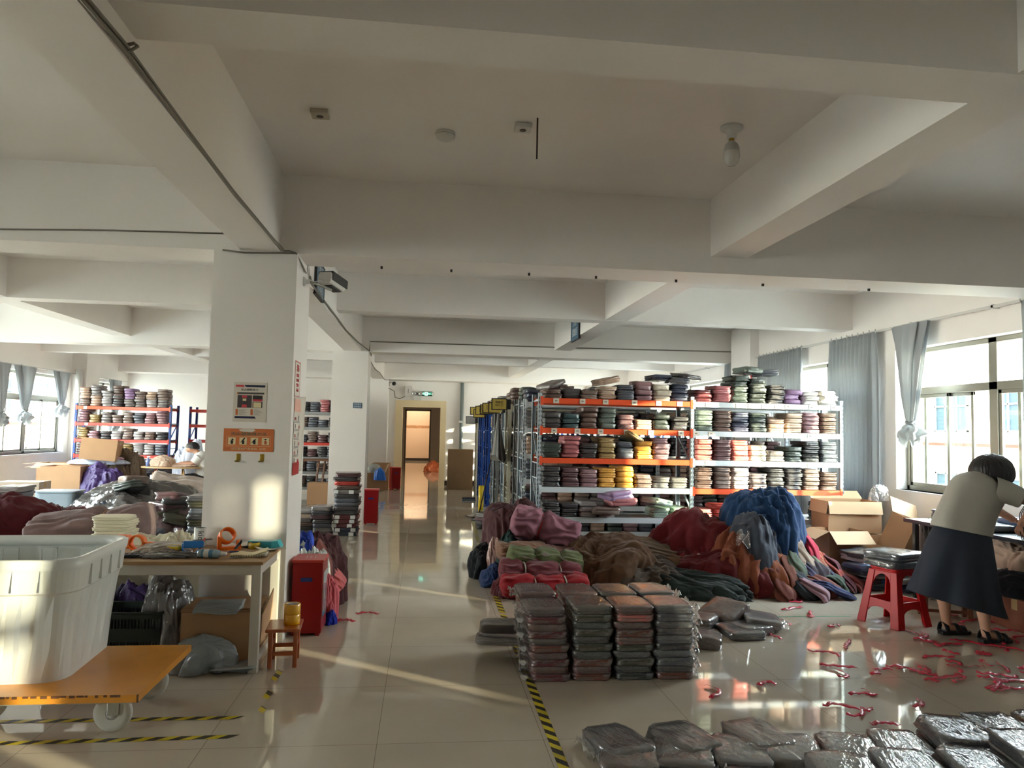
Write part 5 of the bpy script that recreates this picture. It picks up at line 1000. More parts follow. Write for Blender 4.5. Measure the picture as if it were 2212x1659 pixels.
V = [v for r in R0 for v in r]; b.add(V, [(j*N+i, j*N+(i+1)%N, (j+1)*N+(i+1)%N, (j+1)*N+i) for j in range(5) for i in range(N)], 0, None, True); put('rim', b, BINM, t)
b = TUB
for x in (-.42,-.22,-.02,.18,.38):
    b.box((x-.045,.362,.44),(x-.035,.372,.53)); b.box((x+.035,.362,.44),(x+.045,.372,.53)); b.box((x-.045,.362,.522),(x+.045,.372,.53))
for x in (-.46,-.30,-.14,.02,.18,.34,.46): b.box((x-.006,-.425,.44),(x+.006,-.405,.54))
for y in (-.22,-.08,.06,.20): b.box((.59,y-.006,.44),(.612,y+.006,.54))
put('tub', b, BINM, t)
# table
TOPW = mat('worn_tabletop', srgb(158,124,84), .5, var=.2, vscale=5, stretch=(1,6,1)); LEGW = mat('white_leg', srgb(196,192,182), .4, var=.05)
t = thing('work_table', 'white-legged packing table with a worn wooden top in front of the near column', 'table', (-1.55,5.10,0))
put('tabletop', MB().box((-.62,-.34,.648),(.60,.31,.668)), TOPW, t, bevel=.002)
put('apron', MB().box((-.6,-.325,.585),(.585,-.295,.648)).box((-.6,.27,.585),(.585,.30,.648)).box((.555,-.32,.585),(.585,.30,.648)).box((-.6,-.32,.585),(-.57,.30,.648)), LEGW, t, bevel=.002)
for x in (-.575,.562):
    for y in (-.302,.277):
        put('leg', MB().box((x-.028,y-.026,0),(x+.026,y+.026,.648)), LEGW, t, bevel=.002)
put('side_stretcher', MB().box((.555,-.28,.05),(.58,.26,.09)), LEGW, t, bevel=.002)
# things on the table (top at .668)
ZT = .668; ORP = mat('orange_plastic', srgb(240,112,20), .35, coat=.3); YLT = mat('yellow_tape', srgb(214,184,30), .25, coat=.5); BLP = mat('blue_plastic', srgb(30,120,200), .3, coat=.4)
def tape_disp(x, y, rz, label, m, size=1):
    t = thing('tape_dispenser', label, 'tape dispenser', (x,y,ZT), rz); t.scale = (size,)*3
    put('ring', MB().lathe([(.036,-.026),(.044,-.026),(.044,.026),(.036,.026),(.036,-.026)], 30, 0, RT(0,0,.044,rx=PI/2)), m, t)
    put('cutter', MB().poly([(-.04,.01),(-.11,.045),(-.115,.085),(-.05,.085),(-.035,.06)], .052, 0, RT(0,.026,0,rx=PI/2)), m, t, bevel=.003)
    put('handle', MB().poly([(.03,.012),(.13,.022),(.145,.034),(.12,.046),(.04,.05)], .034, 0, RT(0,.017,0,rx=PI/2)), m, t, bevel=.005)
tape_disp(-1.83, 5.18, -.1, 'orange tape dispenser lying behind the calculator', ORP, 1.15)
t = thing('tape_dispenser', 'upright orange tape dispenser on the middle of the packing table', 'tape dispenser', (-1.29,5.22,ZT), .3)
put('ring', MB().lathe([(.043,-.03),(.052,-.03),(.052,.03),(.043,.03),(.043,-.03)], 32, 0, RT(.01,0,.09,rx=PI/2-.5,ry=.5)), ORP, t); put('base', MB().box((-.05,-.03,0),(-.02,.03,.09)).box((-.05,-.03,0),(.10,.03,.02)), ORP, t, bevel=.004); put('blade_guard', MB().box((.07,-.025,.02),(.10,.025,.06)), ORP, t, bevel=.004)
for k,(x,y,m,lab) in enumerate(((-1.56,5.06,YLT,'yellow tape roll beside the blue dispenser on the packing table'),(-1.115,5.28,YLT,'small yellow tape roll before the turquoise packet'))):
    t = thing('tape_roll', lab, 'tape', (x,y,ZT)); s = 1 if k == 0 else .75
    put('tape', MB().lathe([(.036*s,0),(.05*s,0),(.05*s,.05*s),(.036*s,.05*s),(.036*s,0)], 32), m, t); put('core', MB().lathe([(.0345*s,.001),(.036*s,.001),(.036*s,.049*s),(.0345*s,.049*s),(.0345*s,.001)], 32), CARD, t)
t = thing('tape_dispenser', 'bright blue tape dispenser lying against the yellow roll', 'tape dispenser', (-1.455,5.05,ZT), .2)
put('shell', MB().grid(lambda u, v: (.052*math.cos(PI*(u*1.2-.1)), -.028+.056*v, .052+.05*math.sin(PI*(u*1.2-.1))*-1), 22, 4), BLP, t, solid=.006); put('side', MB().box((-.045,-.03,.04),(.075,-.022,.085)), BLP, t, bevel=.004); put('tongue', MB().poly([(.04,.03),(.075,.10),(.085,.098),(.06,.03)], .02, 0, RT(0,.01,0,rx=PI/2)), mat('salmon_plastic', srgb(226,110,84), .4), t)
t = thing('calculator', 'black calculator near the left end of the packing table', 'calculator', (-1.80,4.93,ZT), .12)
put('body', MB().box((-.085,-.055,0),(.085,.055,.018)), BLACK, t, bevel=.004)
for i in range(5):
    for j in range(3): put('key', MB().cbox((-.066+.028*i,-.038+.026*j,.0195),(.020,.017,.005)), mat('key_grey', srgb(98,104,104), .5), t)
put('display', MB().box((.065-.13,.040,.018),(.07,.052,.0185)), mat('lcd', srgb(120,130,116), .3), t)
t = thing('label_roll', 'white paper roll printed kids in front of the column', 'roll', (-1.49,5.36,ZT)); put('paper', MB().lathe([(.034,0),(.040,0),(.040,.125),(.034,.125)], 32), WINK, t); put('opening', MB().lathe([(0,.119),(.034,.119)], 32), BLACK, t)
text('lettering', 'kids', .052, BLACK, t, (.014,-.0402,.066), (PI/2,PI/2,0)); 
t = thing('glue_bottle', 'small blue-labelled plastic bottle lying at the table front', 'bottle', (-1.30,4.90,ZT+.026), -.12)
MX = RT(ry=PI/2); put('bottle', MB().lathe([(0,-.07),(.022,-.07),(.026,-.06),(.026,.05),(.018,.064),(.010,.07)], 24, 0, MX), mat('clear_blue_plastic', srgb(150,180,196), .2, coat=.6), t); put('label', MB().lathe([(.0264,-.045),(.0264,.025)], 24, 0, MX), mat('blue_label', srgb(70,130,170), .4), t); put('label_band', MB().lathe([(.0268,-.032),(.0268,.0)], 24, 0, MX), WINK, t); put('cap', MB().lathe([(.011,.068),(.015,.07),(.013,.10),(.006,.106),(0,.106)], 20, 0, MX), WINK, t)
t = thing('scissors', 'black and orange handled scissors behind the small bottle', 'scissors', (-1.23,5.02,ZT+.01), .3)
for s in (-1,1):
    put('handle', MB().tube([(.03*math.cos(a)+.04,s*.022+.018*math.sin(a),.01) for a in [i*PI/6 for i in range(13)]], .005, 6), ORP if s > 0 else mat('navy_plastic', srgb(34,44,84), .4), t); put('blade', MB().poly([(0,0),(-.09,s*.008),(-.09,s*.002),(0,-s*.008)], .003), FORK, t)
t = thing('marker_pen', 'black marker pen leaning in the clutter on the packing table', 'pen', (-1.19,5.10,ZT+.03), .8); t.rotation_euler = (0,-.9,.5); put('barrel', MB().tube([(-.05,0,0),(.03,0,0)], .008, 12), BLACK, t); put('cap', MB().tube([(.03,0,0),(.06,0,0)], .0095, 12), mat('pen_cap', srgb(40,40,44), .3), t)
t = thing('notebook', 'open cream notebook curling at the right end of the table', 'notebook', (-1.08,4.98,ZT), .12)
put('pages', MB().grid(lambda u, v: ((u-.5)*.22, (v-.5)*.15, .012+.03*max(0,u-.6)**1.5*3+.004*math.sin(u*9)), 18, 8), CREAMP, t, solid=.008); put('cover', MB().grid(lambda u, v: ((u-.5)*.225, (v-.5)*.155, .003+.03*max(0,u-.7)**1.5*2), 14, 6), PAPER, t, solid=.003)
b = MB()
for k in range(22): b.tube([(-.105+k*.0098,-.080,.004),(-.105+k*.0098,-.084,.012),(-.105+k*.0098,-.078,.020)], .0012, 5)
put('spiral_binding', b, BLACK, t)
t = thing('packet', 'turquoise paper packet beside the column on the table', 'packet', (-1.07,5.33,ZT), -.1); put('wrap', MB().box((-.09,-.04,0),(.07,.04,.045)), mat('turquoise', srgb(40,150,164), .4, coat=.3), t, bevel=.004); put('open_end', MB().poly([(.07,.0),(.13,.005),(.11,.05),(.07,.045)], .08, 0, RT(0,.04,0,rx=PI/2)), mat('turquoise_light', srgb(70,180,190), .4), t)
rnd = random.Random(9)
for k in range(9):
    o = put('paper_slip', MB().box((-.06,-.02,0),(.06,.02,.001)), [GREYC,mat('dark_slip', srgb(80,78,76), .6),WINK][k%3], None, (-1.80+.05*k%.42, 5.26+.02*(k%3), ZT+.012+.006*k), (rnd.uniform(-.2,.2),rnd.uniform(-.2,.2),rnd.uniform(-1,1))); tag(o, 'paper slip in the loose fan behind the orange dispenser', 'paper', 'paper slips on the packing table')
for k,(x,y,rz) in enumerate(((-1.16,5.37,.4),(-1.28,5.34,-.3),(-.99,5.2,.6))):
    o = put('paper_sheet', MB().grid(lambda u, v, k=k: ((u-.5)*.18, (v-.5)*.12, .004+.012*math.sin(u*4+k)*v+.004), 10, 8), GREYC, None, (x,y,ZT+.004), (0,0,rz), solid=.001); tag(o, 'loose pale paper sheet on the packing table, %s' % ['behind the scissors','behind the upright orange dispenser','at the right edge'][k], 'paper', 'loose sheets')
heap('plastic_wrap','crumpled brownish plastic wrap in the middle of the packing table','plastic',(-1.66,5.12,ZT),0,.16,.17,.055,mat('brown_film', srgb(140,126,112), .3, bump=.7, bscale=18, coat=.7),80,nf=11,amp=.14)
heap('plastic_wrap','dark crumpled plastic at the front edge of the packing table','plastic',(-1.55,4.93,ZT),0,.19,.07,.028,mat('dark_film', srgb(70,66,66), .25, bump=.7, bscale=18, coat=.8),81,nf=9,amp=.14)
# under the table
BK = mat('dark_green_plastic', srgb(20,34,32), .35)
t = thing('plastic_crate', 'dark green slotted crate on the floor under the packing table', 'crate', (-1.86,5.2,0)); w_, d_, h_ = .48, .30, .30
b = MB(); b.box((-w_/2,-d_/2,0),(w_/2,d_/2,.01))
for s in (-1,1):
    for z0, z1 in ((0,.05),(.12,.20),(.26,.30)): b.box((-w_/2,s*d_/2-.006,z0),(w_/2,s*d_/2+.006,z1)); b.box((s*w_/2-.006,-d_/2,z0),(s*w_/2+.006,d_/2,z1))
    for k in range(25):
        x = -w_/2+k*w_/24; b.box((x-.004,s*d_/2-.005,.05),(x+.004,s*d_/2+.005,.26))
    for k in range(15):
        y = -d_/2+k*d_/14; b.box((s*w_/2-.005,y-.004,.05),(s*w_/2+.005,y+.004,.26))
put('body', b, BK, t); put('rim', MB().box((-w_/2-.014,-d_/2-.014,.288),(w_/2+.014,-d_/2,.305)).box((-w_/2-.014,d_/2,.288),(w_/2+.014,d_/2+.014,.305)).box((-w_/2-.014,-d_/2,.288),(-w_/2,d_/2,.305)).box((w_/2,-d_/2,.288),(w_/2+.014,d_/2,.305)), BK, t, bevel=.003)
heap('plastic_bag','grey translucent plastic bag bulging out of the crate','bag',(-1.62,5.2,.012),0,.15,.13,.45,mat('smoky_bag', srgb(128,126,128), .25, bump=.7, bscale=9, coat=.8),82,nf=9,power=.4)
heap('cloth_sack','bulging off-white sack behind the crate','sack',(-2.0,5.72,0),0,.36,.20,.68,mat('offwhite_sack', srgb(200,194,172), .6, bump=.3, bscale=7, var=.08),83,nf=5,power=.3,amp=.05)
heap('cloth_sack','second off-white sack leaning beside the first one','sack',(-1.72,5.62,0),.4,.18,.12,.66,mat('offwhite_sack',(0,0,0)),84,nf=5,power=.35,amp=.05)
heap('plastic_bag','purple bag squeezed behind the crate','bag',(-1.93,5.44,0),0,.13,.07,.37,mat('purple_bag', srgb(58,32,92), .5, bump=.5, bscale=9),85,nf=7,power=.4)
heap('plastic_bag','dark shiny bag at the left behind the bin under the table','bag',(-2.25,5.35,0),0,.16,.2,.45,mat('dark_film',(0,0,0)),86,nf=7,power=.4)
carton('low brown carton with layered flaps under the packing table',(-1.26,5.20,0),.02,.46,.36,.30,(None,)*4,closed=True)
for k in range(2): tag(put('cardboard_sheet', MB().box((-.24,-.17,0),(.24,.17,.008)), CARD, None, (-1.26,5.20,.307+.013*k), (0,0,.03+.05*k)), 'flat cardboard sheet lying on the low carton, %s one' % ['lower','upper'][k], 'cardboard', 'flat cardboard sheets')
GBG = mat('grey_mailer', srgb(150,156,158), .4, bump=.15, bscale=8, coat=.3)
for k in range(5): tag(put('mailer_bag', MB().grid(lambda u, v, k=k: ((u-.5)*.28, (v-.5)*.13-.05*max(0,.3-v)*0, .005*math.sin(u*7+k)*(1-v)+.002-.10*max(0,.28-v)**1.2), 16, 10), GBG, None, (-1.27+.004*k,5.04+.004*k,.326+.009*k), (0,0,.05*(k-2)), solid=.004), 'grey mailing bag in the bundle folded over the low carton, %s' % ORD[k], 'mailing bag', 'grey mailing bags on the low carton')
heap('mailer_bags','crumpled grey mailing bags on the floor before the low carton','mailing bag',(-1.31,4.88,0),0,.17,.13,.17,mat('grey_mailer_crumpled', srgb(140,148,152), .35, bump=.3, bscale=7, coat=.3),87,nf=5,power=.7,amp=.16)
for k in range(4): tag(put('mailer_bag', MB().grid(lambda u, v, k=k: ((u-.5)*.24, (v-.5)*.17, .014+.010*math.sin(u*5+k)*v), 14, 8), GBG, None, (-1.13+.012*k,4.86-.018*k,.009*k), (0,0,.12*k-.2), solid=.004), 'flat grey mailing bag on the floor by the table leg, %s' % ORD[k], 'mailing bag', 'grey mailing bags by the table leg')
tag(put('cardboard_sheet', MB().box((-.003,-.16,0),(.003,.16,.26)), CARD, None, (-1.01,5.24,.1), (.35,.1,0)), 'brown cardboard piece leaning inside the right end of the table', 'cardboard')
# small wooden stool with the yellow tape stack
STW = mat('varnished_wood', srgb(168,84,44), .3, var=.12, vscale=6, stretch=(6,1,1), coat=.4)
t = thing('wooden_stool', 'small varnished wooden stool beside the table leg', 'stool', (-.84,4.97,0), .08)
put('seat', MB().box((-.105,-.13,.222),(.105,.13,.242)), STW, t, bevel=.006)
for x in (-.075,.075):
    for y in (-.095,.095): put('leg', MB().box((x-.013,y-.013,0),(x+.013,y+.013,.222)), STW, t, bevel=.003)
for y in (-.095,.095): put('stretcher', MB().box((-.075,y-.007,.075),(.075,y+.007,.10)), STW, t)
for x in (-.075,.075): put('stretcher', MB().box((x-.007,-.095,.11),(x+.007,.095,.135)), STW, t)
YT2 = mat('amber_tape', srgb(236,176,10), .2, coat=.8)
for k in range(2):
    t = thing('tape_roll', 'amber yellow tape roll on the small wooden stool, %s one' % ['lower','upper'][k], 'tape', (-.80,4.98,.2425+.064*k), 0, 'tape rolls on the wooden stool')
    put('tape', MB().lathe([(.038,0),(.05,0),(.0515,.002),(.0515,.060),(.05,.062),(.038,.062),(.038,0)], 36), YT2, t); put('core', MB().lathe([(.035,.001),(.038,.001),(.038,.061),(.035,.061),(.035,.001)], 32), GREYC, t)
# red fire extinguisher cabinets
REDC = mat('cabinet_red', srgb(142,14,18), .35, spec=.35); REDL = mat('cabinet_lid', srgb(196,60,54), .35)
def cabinet(x, y, label, rz=0):
    t = thing('fire_cabinet', label, 'fire cabinet', (x,y,0), rz)
    put('body', MB().box((-.105,-.10,.02),(.105,.17,.52)), REDC, t, bevel=.003); put('lid', MB().box((-.112,-.107,.52),(.112,.18,.538)), REDL, t, bevel=.003)
    for sx_ in (-.08,.08): put('foot', MB().box((sx_-.015,-.09,0),(sx_+.015,.16,.02)), REDC, t)
    put('label_plate', MB().box((-.045,-.1025,.385),(.035,-.10,.412)), mat('blue_label_plate', srgb(24,50,120), .4), t); put('lid_marks', MB().box((-.03,.0,.538),(-.022,.08,.5385)).box((.0,.0,.538),(.008,.08,.5385)).box((.03,.0,.538),(.038,.08,.5385)), PAPER, t)
    put('door', MB().box((.105,-.09,.03),(.1085,.16,.51)), mat('cabinet_door', srgb(140,30,34), .3), t); put('door_glass', MB().box((.1085,-.06,.12),(.110,.13,.44)), mat('cabinet_glass', srgb(130,150,160), .1), t); put('latch', MB().box((.109,-.085,.26),(.122,-.07,.32)), WCAB, t)
cabinet(-.80,5.68,'red fire extinguisher cabinet beside the near column')
cabinet(-.78,11.95,'red fire extinguisher cabinet beside the second column')
cabinet(-.66,18.6,'distant red fire extinguisher cabinet just left of the doorway',.3)
# cloths and bag behind the first cabinet
NB = 'cloths heaped behind the near cabinet'
roll('cloth_bundle','long salmon pink cloth draped down behind the near red cabinet','cloth',(-.86,6.42,.30),(0,.85,.2),.5,.14,.07,(200,104,104),90,nf=9,group=NB)
heap('cloth_bundle','dark brown cloth heap behind the near red cabinet','cloth',(-.86,6.55,0),0,.20,.3,.52,(70,36,38),91,nf=7,power=.45,group=NB)
heap('cloth_bundle','blue cloth behind the near red cabinet','cloth',(-.93,6.28,.0),0,.10,.1,.55,(28,52,140),92,nf=7,power=.4)
heap('plastic_bag','white plastic sack on top behind the near red cabinet','bag',(-.86,6.18,.0),0,.13,.12,.50,mat('white_sack', srgb(190,196,190), .4, bump=.5, bscale=9, coat=.4),93,nf=9,power=.35)
heap('cloth_bundle','pink cloth end low behind the near red cabinet','cloth',(-.70,6.05,0),0,.07,.12,.30,(204,96,104),94,nf=7,power=.4)
heap('cloth_bundle','royal blue scrap on the floor behind the near cabinet','cloth',(-.67,5.92,0),0,.05,.06,.09,(24,44,150),95,nf=5)
for i,(x,y,L,a) in enumerate(((-.5,6.2,.24,.6),(-.62,5.98,.18,-.2))): ribbon(x,y,L,a,200+i,['red ribbon curl on the floor right of the cloths behind the near cabinet','short red ribbon on the floor beside the near cabinet'][i],'ribbons by the near cabinet')
# stacks by the second column
SK2 = 'tall striped stack before the second column'
SEQ = ['navy','navy','maroon','maroon','maroon','charcoal','graphite','slate','slate','charcoal','grey','brown','red','charcoal','plum']
z = 0
for k in range(15):
    c = SEQ[k]; x = -1.04+.012*math.sin(k*1.9); o = pack(x, 10.75, z, c, .1*math.sin(k*2.3), 'rolled %s garment, %s from the floor in the tall stack by the second column' % (c, ORD[k]), SK2, 1.65, 1.05, .95)
    if k < 5 or k == 10:
        for s in (-.5,.35): put('paper_band', MB().box((s*.15-.02,-.176,.004),(s*.15+.02,-.17,.054)), WINK, o)
    z += .0575
for i,(x,y,n_,cs) in enumerate(((-1.36,10.7,7,['charcoal','grey','slate','charcoal','plum','graphite','silver']),(-1.60,10.85,6,['slate','charcoal','brown','grey','beige','silver']))):
    for k in range(n_): pack(x+.01*math.sin(k*3+i), y, .0575*k, cs[k], .15*math.sin(k+i), 'bagged %s garment, %s in the %s low stack left of the striped stack' % (cs[k], ORD[k], ['nearer','farther'][i]), 'low stacks left of the striped stack', 1.25, 1.05, .95)
pack(-1.52, 10.2, 0, 'charcoal', .4, 'flat dark bag on the floor before the low stacks', 'flat dark bag', 1.3, 1, .7)
carton('plain carton on the floor between the two columns',(-1.98,15.0,0),0,.42,.36,.40,(None,)*4,closed=True)
t = thing('trestle_table','wooden trestle table between the two columns','table',(-2.15,15.6,0)); put('tabletop', MB().box((-.35,-.25,.80),(.5,.25,.83)), WOODD, t)
for x in (.0,.12): put('leg', MB().bar((x,-.2,0),(x+.06,0,.80),.03,.03), WOODD, t)
# by the far doorway
carton('tall brown carton standing on the right of the doorway',(.92,18.9,.0),0,.62,.45,.99,(None,)*4,closed=True,m=mat('dark_card', srgb(132,104,74), .8, var=.1))
carton('open carton heaped with bags by the third column',(-1.12,18.3,0),.1,.45,.4,.42,(None,60,-10,-70))
carton('second open carton behind the heaped one by the third column',(-1.02,18.9,.0),-.1,.4,.35,.62,(None,None,None,-20))
heap('plastic_bag','bright blue plastic bag spilling from the carton by the third column','bag',(-1.0,18.05,.25),0,.13,.08,.26,mat('blue_bag', srgb(24,110,220), .3, bump=.5, coat=.5),97,nf=9,power=.5)
heap('plastic_bag','white bags piled on the carton by the third column','bag',(-1.16,18.3,.40),0,.18,.14,.22,mat('white_sack',(0,0,0)),98,nf=7)
heap('plastic_bag','orange plastic bags on the corridor floor','bag',(.35,26.5,0),0,.30,.3,.32,mat('orange_bag', srgb(214,120,80), .3, bump=.5, coat=.5),99,nf=7,power=.6)
t = thing('yellow_post','yellow rolled tube standing at the end of the blue racks','post',(1.09,14.05,0)); put('tube', MB().tube([(0,0,0),(0,0,.44)], .05, 16), mat('yellow_plastic', srgb(222,190,20), .3, coat=.5), t); put('cap', MB().tube([(0,0,.44),(0,0,.455)], .052, 16), YLT, t)
t = thing('mop','mop leaning on the rack end beside the yellow tube','mop',(1.05,13.2,0)); put('handle', MB().tube([(-.05,0,.05),(.16,.1,1.05)], .011, 8), mat('dark_rod',(0,0,0)), t); put('head', heap_mb(.12,.1,.06,5,nf=7,nu=50,nv=16), mat('mop_head', srgb(70,66,66), .9), t)
t = thing('dustpan','dark dustpan on the floor before the blue racks','dustpan',(.98,15.9,0)); put('pan', MB().box((-.14,-.1,0),(.14,.1,.02)).box((-.14,.09,.0),(.14,.1,.06)), mat('dustpan_blue', srgb(44,54,66), .4), t, bevel=.004)
for k in range(4): pack(.96+.02*k, 11.55, .055*k, ['black','charcoal','plum','grey'][k], .2*k, 'dark bagged garment, %s in the low pile at the aisle foot of the racks' % ORD[k], 'low pile at the aisle foot of the racks', 1.3, 1, .9)
for i,(x,y,rz) in enumerate(((.9,12.9,.3),(1.02,13.3,-.4),(1.0,12.4,.8))): pack(x, y, 0, ['brown','grey','black'][i], rz, 'flat bag on the aisle floor by the racks, %s' % ['middle','far','near'][i], 'flat bags on the aisle floor', 1.2, 1, .6)
# ================================================================= LEFT BACK AREA
LG = 'glossy bagged garments heaped on the left floor'
heap('cloth_heap','dark red cloth heap behind the white tub at the left edge','cloth',(-4.0,7.9,0),0,.72,.5,.70,(78,18,26),110,nf=11,power=.6,amp=.08)
tag(put('paper_tag', MB().box((-.09,-.03,0),(.06,.03,.001)), WINK, None, (-4.05,7.45,.56), (-.8,.1,0)), 'white tag on the dark red heap at the left edge', 'tag')
roll('cloth_bundle','taupe velvet bundle tied with string behind the white tub','cloth',(-3.02,7.5,.30),(0,-.12,.1),1.05,.32,.19,(122,100,98),111,(.62,),CARD,None,nf=9)
roll('cloth_bundle','second taupe velvet bundle under the tied one','cloth',(-2.85,7.35,.0),(0,0,0),1.15,.34,.17,(112,92,92),112,nf=9)
t = thing('low_table','low grey table under the cream bags behind the tub','table',(-2.62,6.95,0)); put('top', MB().box((-.3,-.28,.40),(.30,.28,.42)), GREYC, t)
for x in (-.27,.27):
    for y in (-.25,.25): put('leg', MB().box((x-.02,y-.02,0),(x+.02,y+.02,.40)), LEGW, t)
for k in range(9): tag(put('folded_garment', pack_mb(.30,.26,.030,700+k,2,24), mat('cream_cloth', srgb(214,206,180), .7, bump=.2), None, (-2.63+.012*math.sin(k*2.1),6.92,.421+.0295*k), (0,0,.08*math.sin(k*1.7))), 'cream folded garment, %s in the neat stack behind the white tub' % ORD[k], 'garment', 'cream folded garments behind the tub')
def mound(cx, cy, rx, ry, H, n_, seed, cols, label, sc_=1.5):
    rnd = random.Random(seed)
    for k in range(n_):
        f = k/n_; a = rnd.uniform(0,2*PI); r = (1-f**1.3)*rnd.uniform(.3,1); z = H*f**.9*(1-.0)+.0
        pack(cx+rx*r*math.cos(a), cy+ry*r*math.sin(a)*1., z, rnd.choice(cols), rnd.uniform(-.9,.9), label.replace(' in the', ', %s from the bottom in the' % ORD[k]), LG+' '+str(seed), sc_, 1.35, 1.7, (rnd.uniform(-.22,.22),rnd.uniform(-.3,.3)))
heap('cloth_heap','dark glossy plastic-covered mound under the heaped bags, left one','cloth',(-3.75,10.6,0),0,.75,.6,.62,mat('dark_film',(0,0,0)),120,nf=9,power=.6)
mound(-3.75,10.4,.55,.4,.74,12,121,['black','charcoal','green','taupe','navy','brown'],'dark glossy bag in the high mound behind the taupe bundle')
heap('cloth_heap','dark glossy plastic-covered mound under the heaped bags, right one','cloth',(-2.95,9.6,0),0,.55,.5,.50,mat('mauve_film', srgb(110,88,94), .25, bump=.6, bscale=12, coat=.8),122,nf=13,power=.6)
mound(-2.95,9.5,.40,.3,.60,10,123,['mauve','charcoal','olive','taupe','plum'],'mauve grey glossy bag in the mound behind the cream stack')
for i,(x,y,n_,cs,lab) in enumerate(((-2.50,9.1,10,['charcoal','slate','olive'],'the narrow stack just left of the near column'),(-4.62,9.2,11,['slate','grey','blue'],'the stack at the left edge of the picture'),(-2.92,8.55,5,['graphite','navy','charcoal'],'the low stack between the mounds'))):
    for k in range(n_): pack(x+.012*math.sin(k*2+i), y, .068*k, cs[k%3], .1*math.sin(k*2.7+i), 'bagged garment, %s in %s' % (ORD[k], lab), 'left floor stack %d' % i, 1.35, 1.2, 1.12)
roll('cloth_bundle','beige fabric bale beyond the glossy mounds','cloth',(-3.55,11.9,.28),(0,.2,.1),1.1,.32,.20,(176,160,148),130,nf=9)
heap('cloth_heap','pale beige cloth heap left of the red stool','cloth',(-3.1,12.3,0),0,.55,.4,.42,(170,154,146),131,nf=9,power=.6)
heap('cloth_heap','dark red cloth beside the small red stool','cloth',(-3.95,12.9,0),0,.22,.2,.36,(120,20,30),132,nf=7,power=.5)
heap('cloth_heap','dusty pink cloth heap under the worker\'s table','cloth',(-4.35,14.1,0),0,.25,.2,.44,(176,130,140),133,nf=9,power=.5)
heap('plastic_bag','small teal bag under the worker\'s table','bag',(-4.05,13.95,0),0,.12,.1,.34,mat('teal_bag', srgb(70,150,150), .4, coat=.4),134,nf=7,power=.5)
heap('cloth_heap','mixed dark cloth heap below the blue-posted rack','cloth',(-5.0,14.6,0),0,.55,.4,.58,(62,54,60),135,nf=9,power=.6)
heap('cloth_heap','tan brown sack beside the tilted carton','sack',(-5.15,13.9,0),0,.30,.25,.86,(104,88,72),136,nf=7,power=.45)
heap('cloth_heap','purple sack between carton and brown sack','sack',(-5.35,13.35,0),0,.30,.22,.70,mat('purple_bag',(0,0,0)),137,nf=9,power=.4)
carton('tilted closed carton on top beside the left rack',(-5.52,13.7,.83),.2,.56,.46,.36,(None,)*4,closed=True,rot=(-.05,.08,.15))
carton('big open carton with a flat lid flap in the left corner',(-5.95,13.5,0),0,.62,.5,.74,(None,8,4,None))
carton('closed carton in the left corner behind the open one',(-6.35,14.1,0),0,.55,.45,.76,(20,None,5,None))
carton('grey-brown carton on the floor at the far left',(-5.9,12.0,0),.05,.60,.4,.58,(None,)*4,closed=True,m=mat('grey_card_box', srgb(168,152,136), .8))
heap('cloth_pile','pale blue and pink folded cloths on the open carton\'s lid','cloth',(-5.55,13.75,.76),0,.42,.16,.09,mat('pale_blue_cloth', srgb(186,196,214), .7, bump=.3),138,nf=13,power=.5)
heap('cloth_pile','lilac pink cloth strip over the pale blue cloths','cloth',(-5.45,13.75,.835),0,.24,.11,.05,(206,176,196),139,nf=9,power=.5)
t = thing('storage_tub','pale blue grey plastic tub at the left behind the red heap','tub',(-4.75,10.6,0)); put('tub', MB().poly(rrect(.50,.34,1,.2,32), .56), mat('grey_blue_tub', srgb(150,166,178), .4, coat=.3), t, bevel=.01); put('rim', MB().poly(rrect(.53,.37,1,.2,32), .02, 0, RT(z=.56)), mat('grey_blue_tub',(0,0,0)), t)
stool('small red plastic stool with a thread cone far left',(-4.58,13.45,0),.3,1.08)
t = thing('thread_cone','white thread cone on the far red stool','thread cone',(-4.56,13.45,.498)); put('thread', MB().lathe([(.0,0),(.045,0),(.04,.11),(.0,.11)], 20), WINK, t); put('tip', MB().lathe([(.014,.11),(.010,.15),(0,.15)], 12), CARD, t)
t = thing('work_table','small wooden board table on splayed legs before the seated worker','table',(-4.3,13.6,0)); b = MB(); b.poly([(.48*math.cos(a)*(1.0 if math.cos(a) > 0 else 1.05), .28*math.sin(a)) for a in [i*PI/18 for i in range(36)]], .022, 0, RT(z=.725)); put('tabletop', b, mat('table_wood', srgb(196,160,112), .5, var=.1), t)
for x in (-.22,.22):
    for s in (-1,1): put('leg', MB().bar((x+s*.10,-.12+.0*s,0),(x,-.12,.725),.03,.03), STW if x < 0 else mat('table_wood',(0,0,0)), t)
heap('cloth_pile','beige cloth bunched on the small worker\'s table','cloth',(-4.45,13.6,.748),0,.19,.15,.17,(200,172,152),140,nf=5,power=.6,amp=.05)
heap('cloth_pile','flat beige cloth under the worker\'s hands','cloth',(-4.12,13.6,.748),0,.18,.14,.035,(196,166,146),141,nf=9,power=.5)
heap('cloth_pile','white cloth heap behind the small worker\'s table','cloth',(-4.22,14.3,0),0,.27,.2,1.02,mat('white_cloth', srgb(206,212,228), .7, bump=.3),142,nf=7,power=.35)
t = thing('spray_bottle','blue spray bottle on the small worker\'s table','bottle',(-4.68,13.55,.748)); put('bottle', MB().lathe([(0,0),(.035,0),(.035,.10),(.012,.13),(.012,.15)], 18), mat('blue_clear', srgb(110,130,190), .2, coat=.5), t); put('nozzle', MB().box((-.02,-.01,.15),(.03,.01,.175)), WINK, t)
